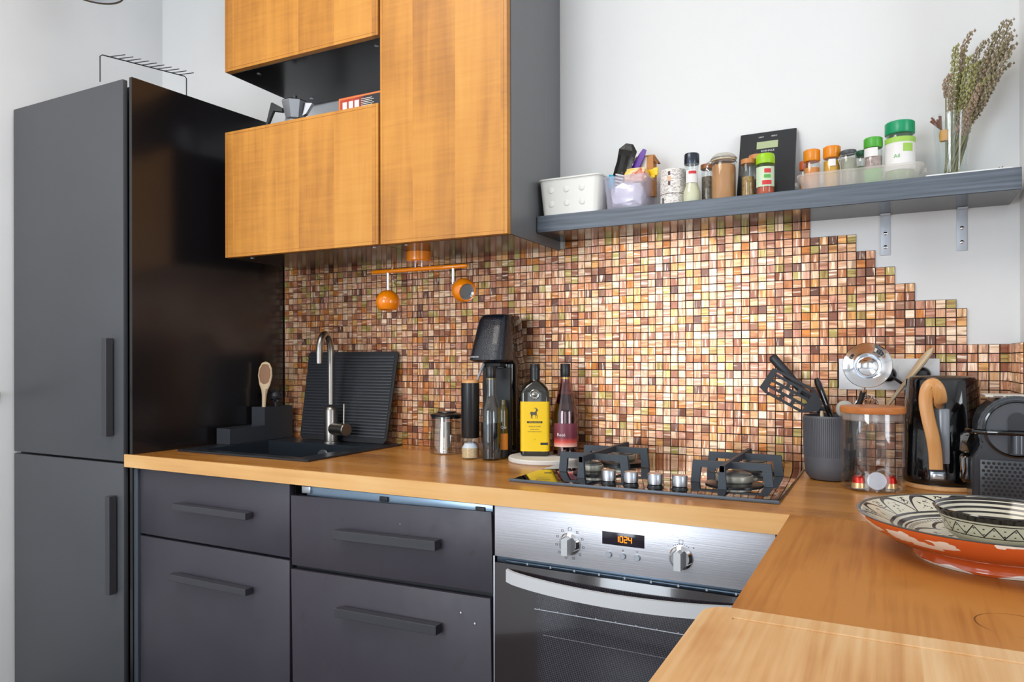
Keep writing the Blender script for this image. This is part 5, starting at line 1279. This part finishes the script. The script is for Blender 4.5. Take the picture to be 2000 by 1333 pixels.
ds_ = thing('serving_dish', 'large Moroccan-style painted dish on a terracotta foot on the peninsula', 'dish', (PCX, PCY, Z))
lath('terracotta_base', terra(), ds_, [(.090, .0004), (.101, .0004), (.103, .004), (.1005, .0125), (.0975, .0165), (.100, .0190), (.118, .0205), (.140, .0270), (.160, .0390), (.1745, .0530), (.1765, .0590), (.174, .0597), (.150, .0480), (.118, .0345), (.090, .0290), (.086, .0240), (.088, .0040), (.090, .0004)], 96)
lath('painted_face', dish_mat('painted_dish_face', 'dish'), ds_, [(0, .0292), (.084, .0300), (.112, .0345), (.128, .0405), (.146, .0490), (.168, .0585), (.1755, .0612), (.1775, .0610), (.1768, .0596), (.150, .0484), (.118, .0349), (.090, .0292), (0, .0282)], 128)
MB().lathe([(0, 0), (.0042, 0), (.0042, .0008), (0, .0008)], 16, M=Matrix.Translation((.034, -.0968, .0160)) @ Matrix.Rotation(PI/2+.0, 4, 'X') @ Matrix.Rotation(.34, 4, 'Y')).build('hanging_hole', mat('hole_black'), ds_)
bw = thing('painted_bowl', 'small black-striped bowl with zigzag border sitting in the painted dish', 'bowl', (.1270, 1.142, Z+.0345))
lath('outside', dish_mat('painted_bowl_outside', 'bowl_out'), bw, [(0, .0003), (.030, .0003), (.034, .004), (.052, .013), (.0610, .022), (.0655, .036), (.0705, .0445), (.0745, .0500), (.0740, .0515), (.0725, .0516)], 72)
lath('inside', dish_mat('painted_bowl_inside', 'bowl_in'), bw, [(.0725, .0516), (.0690, .0460), (.0630, .0370), (.0560, .0240), (.045, .015), (0, .0075)], 72)
lath('rim', mat('black_glaze', '1c1817', .1, coat=.5), bw, [(.0722, .0514), (.0745, .0500), (.0752, .0515), (.0738, .0532), (.0722, .0514)], 72)

# cutting board
cbd = thing('cutting_board', 'pale worn cutting board with juice groove at the front of the peninsula', 'cutting board', (.02, .50, Z))
x0, x1, y0, y1 = -.176-.02, .30-.02, .12-.50, .790-.50
b = MB()
def corner(x0, x1, y0, y1, r, n=6):
    pts = []
    for cx_, cy2, a0 in ((x1-r, y1-r, 0), (x0+r, y1-r, PI/2), (x0+r, y0+r, PI), (x1-r, y0+r, 1.5*PI)):
        for i in range(n+1):
            a = a0+PI/2*i/n; pts.append((cx_+r*math.cos(a), cy2+r*math.sin(a)))
    return pts
H = .0205
loft(b, [(corner(x0+.002, x1-.002, y0+.002, y1-.002, .026), .0004), (corner(x0, x1, y0, y1, .028), .003), (corner(x0, x1, y0, y1, .028), H-.0032), (corner(x0+.0007, x1-.0007, y0+.0007, y1-.0007, .0273), H-.0016)], True)
def slab(ya, yb, xa, xb, soft, k=.0007):
    loft(b, [(corner(xa, xb, ya, yb, soft), H-.0017), (corner(xa+k*.3, xb-k*.3, ya+k*.3, yb-k*.3, soft), H-.0006), (corner(xa+k, xb-k, ya+k, yb-k, soft), H)], True)
def back_strip(k):
    p = corner(x0+.0008+k, x1-.0008-k, y1-.2, y1-.0008-k, .0272)[:14]
    return p+[(x0+.0008+k, y1-.0300+k), (x1-.0008-k, y1-.0300+k)]
loft(b, [(back_strip(0), H-.0017), (back_strip(.0002), H-.0006), (back_strip(.0007), H)], True)
slab(y0+.0008, y1-.0360, x0+.0008, x1-.0008, .001)
b.box(x0+.0015, x0+.034, y1-.038, y1-.0285, H-.0017, H-.00003)
b.build('board', M_BOARD, cbd, angle=25)

# groups of like things
for o in S.objects:
    n = o.name.split('.')[0]
    if o.parent is None and 'label' in o.keys():
        g = {'spice_jar': 'spice jars on the open shelf', 'coffee_capsule': 'coffee capsules in the canister', 'wall_cabinet': 'oak-fronted wall cabinets', 'drawer_cabinet': 'black drawer base cabinets', 'shelf_bracket': 'angle brackets under the shelf', 'power_plug': 'plugs in the wall sockets'}.get(n)
        if g: o['group'] = g
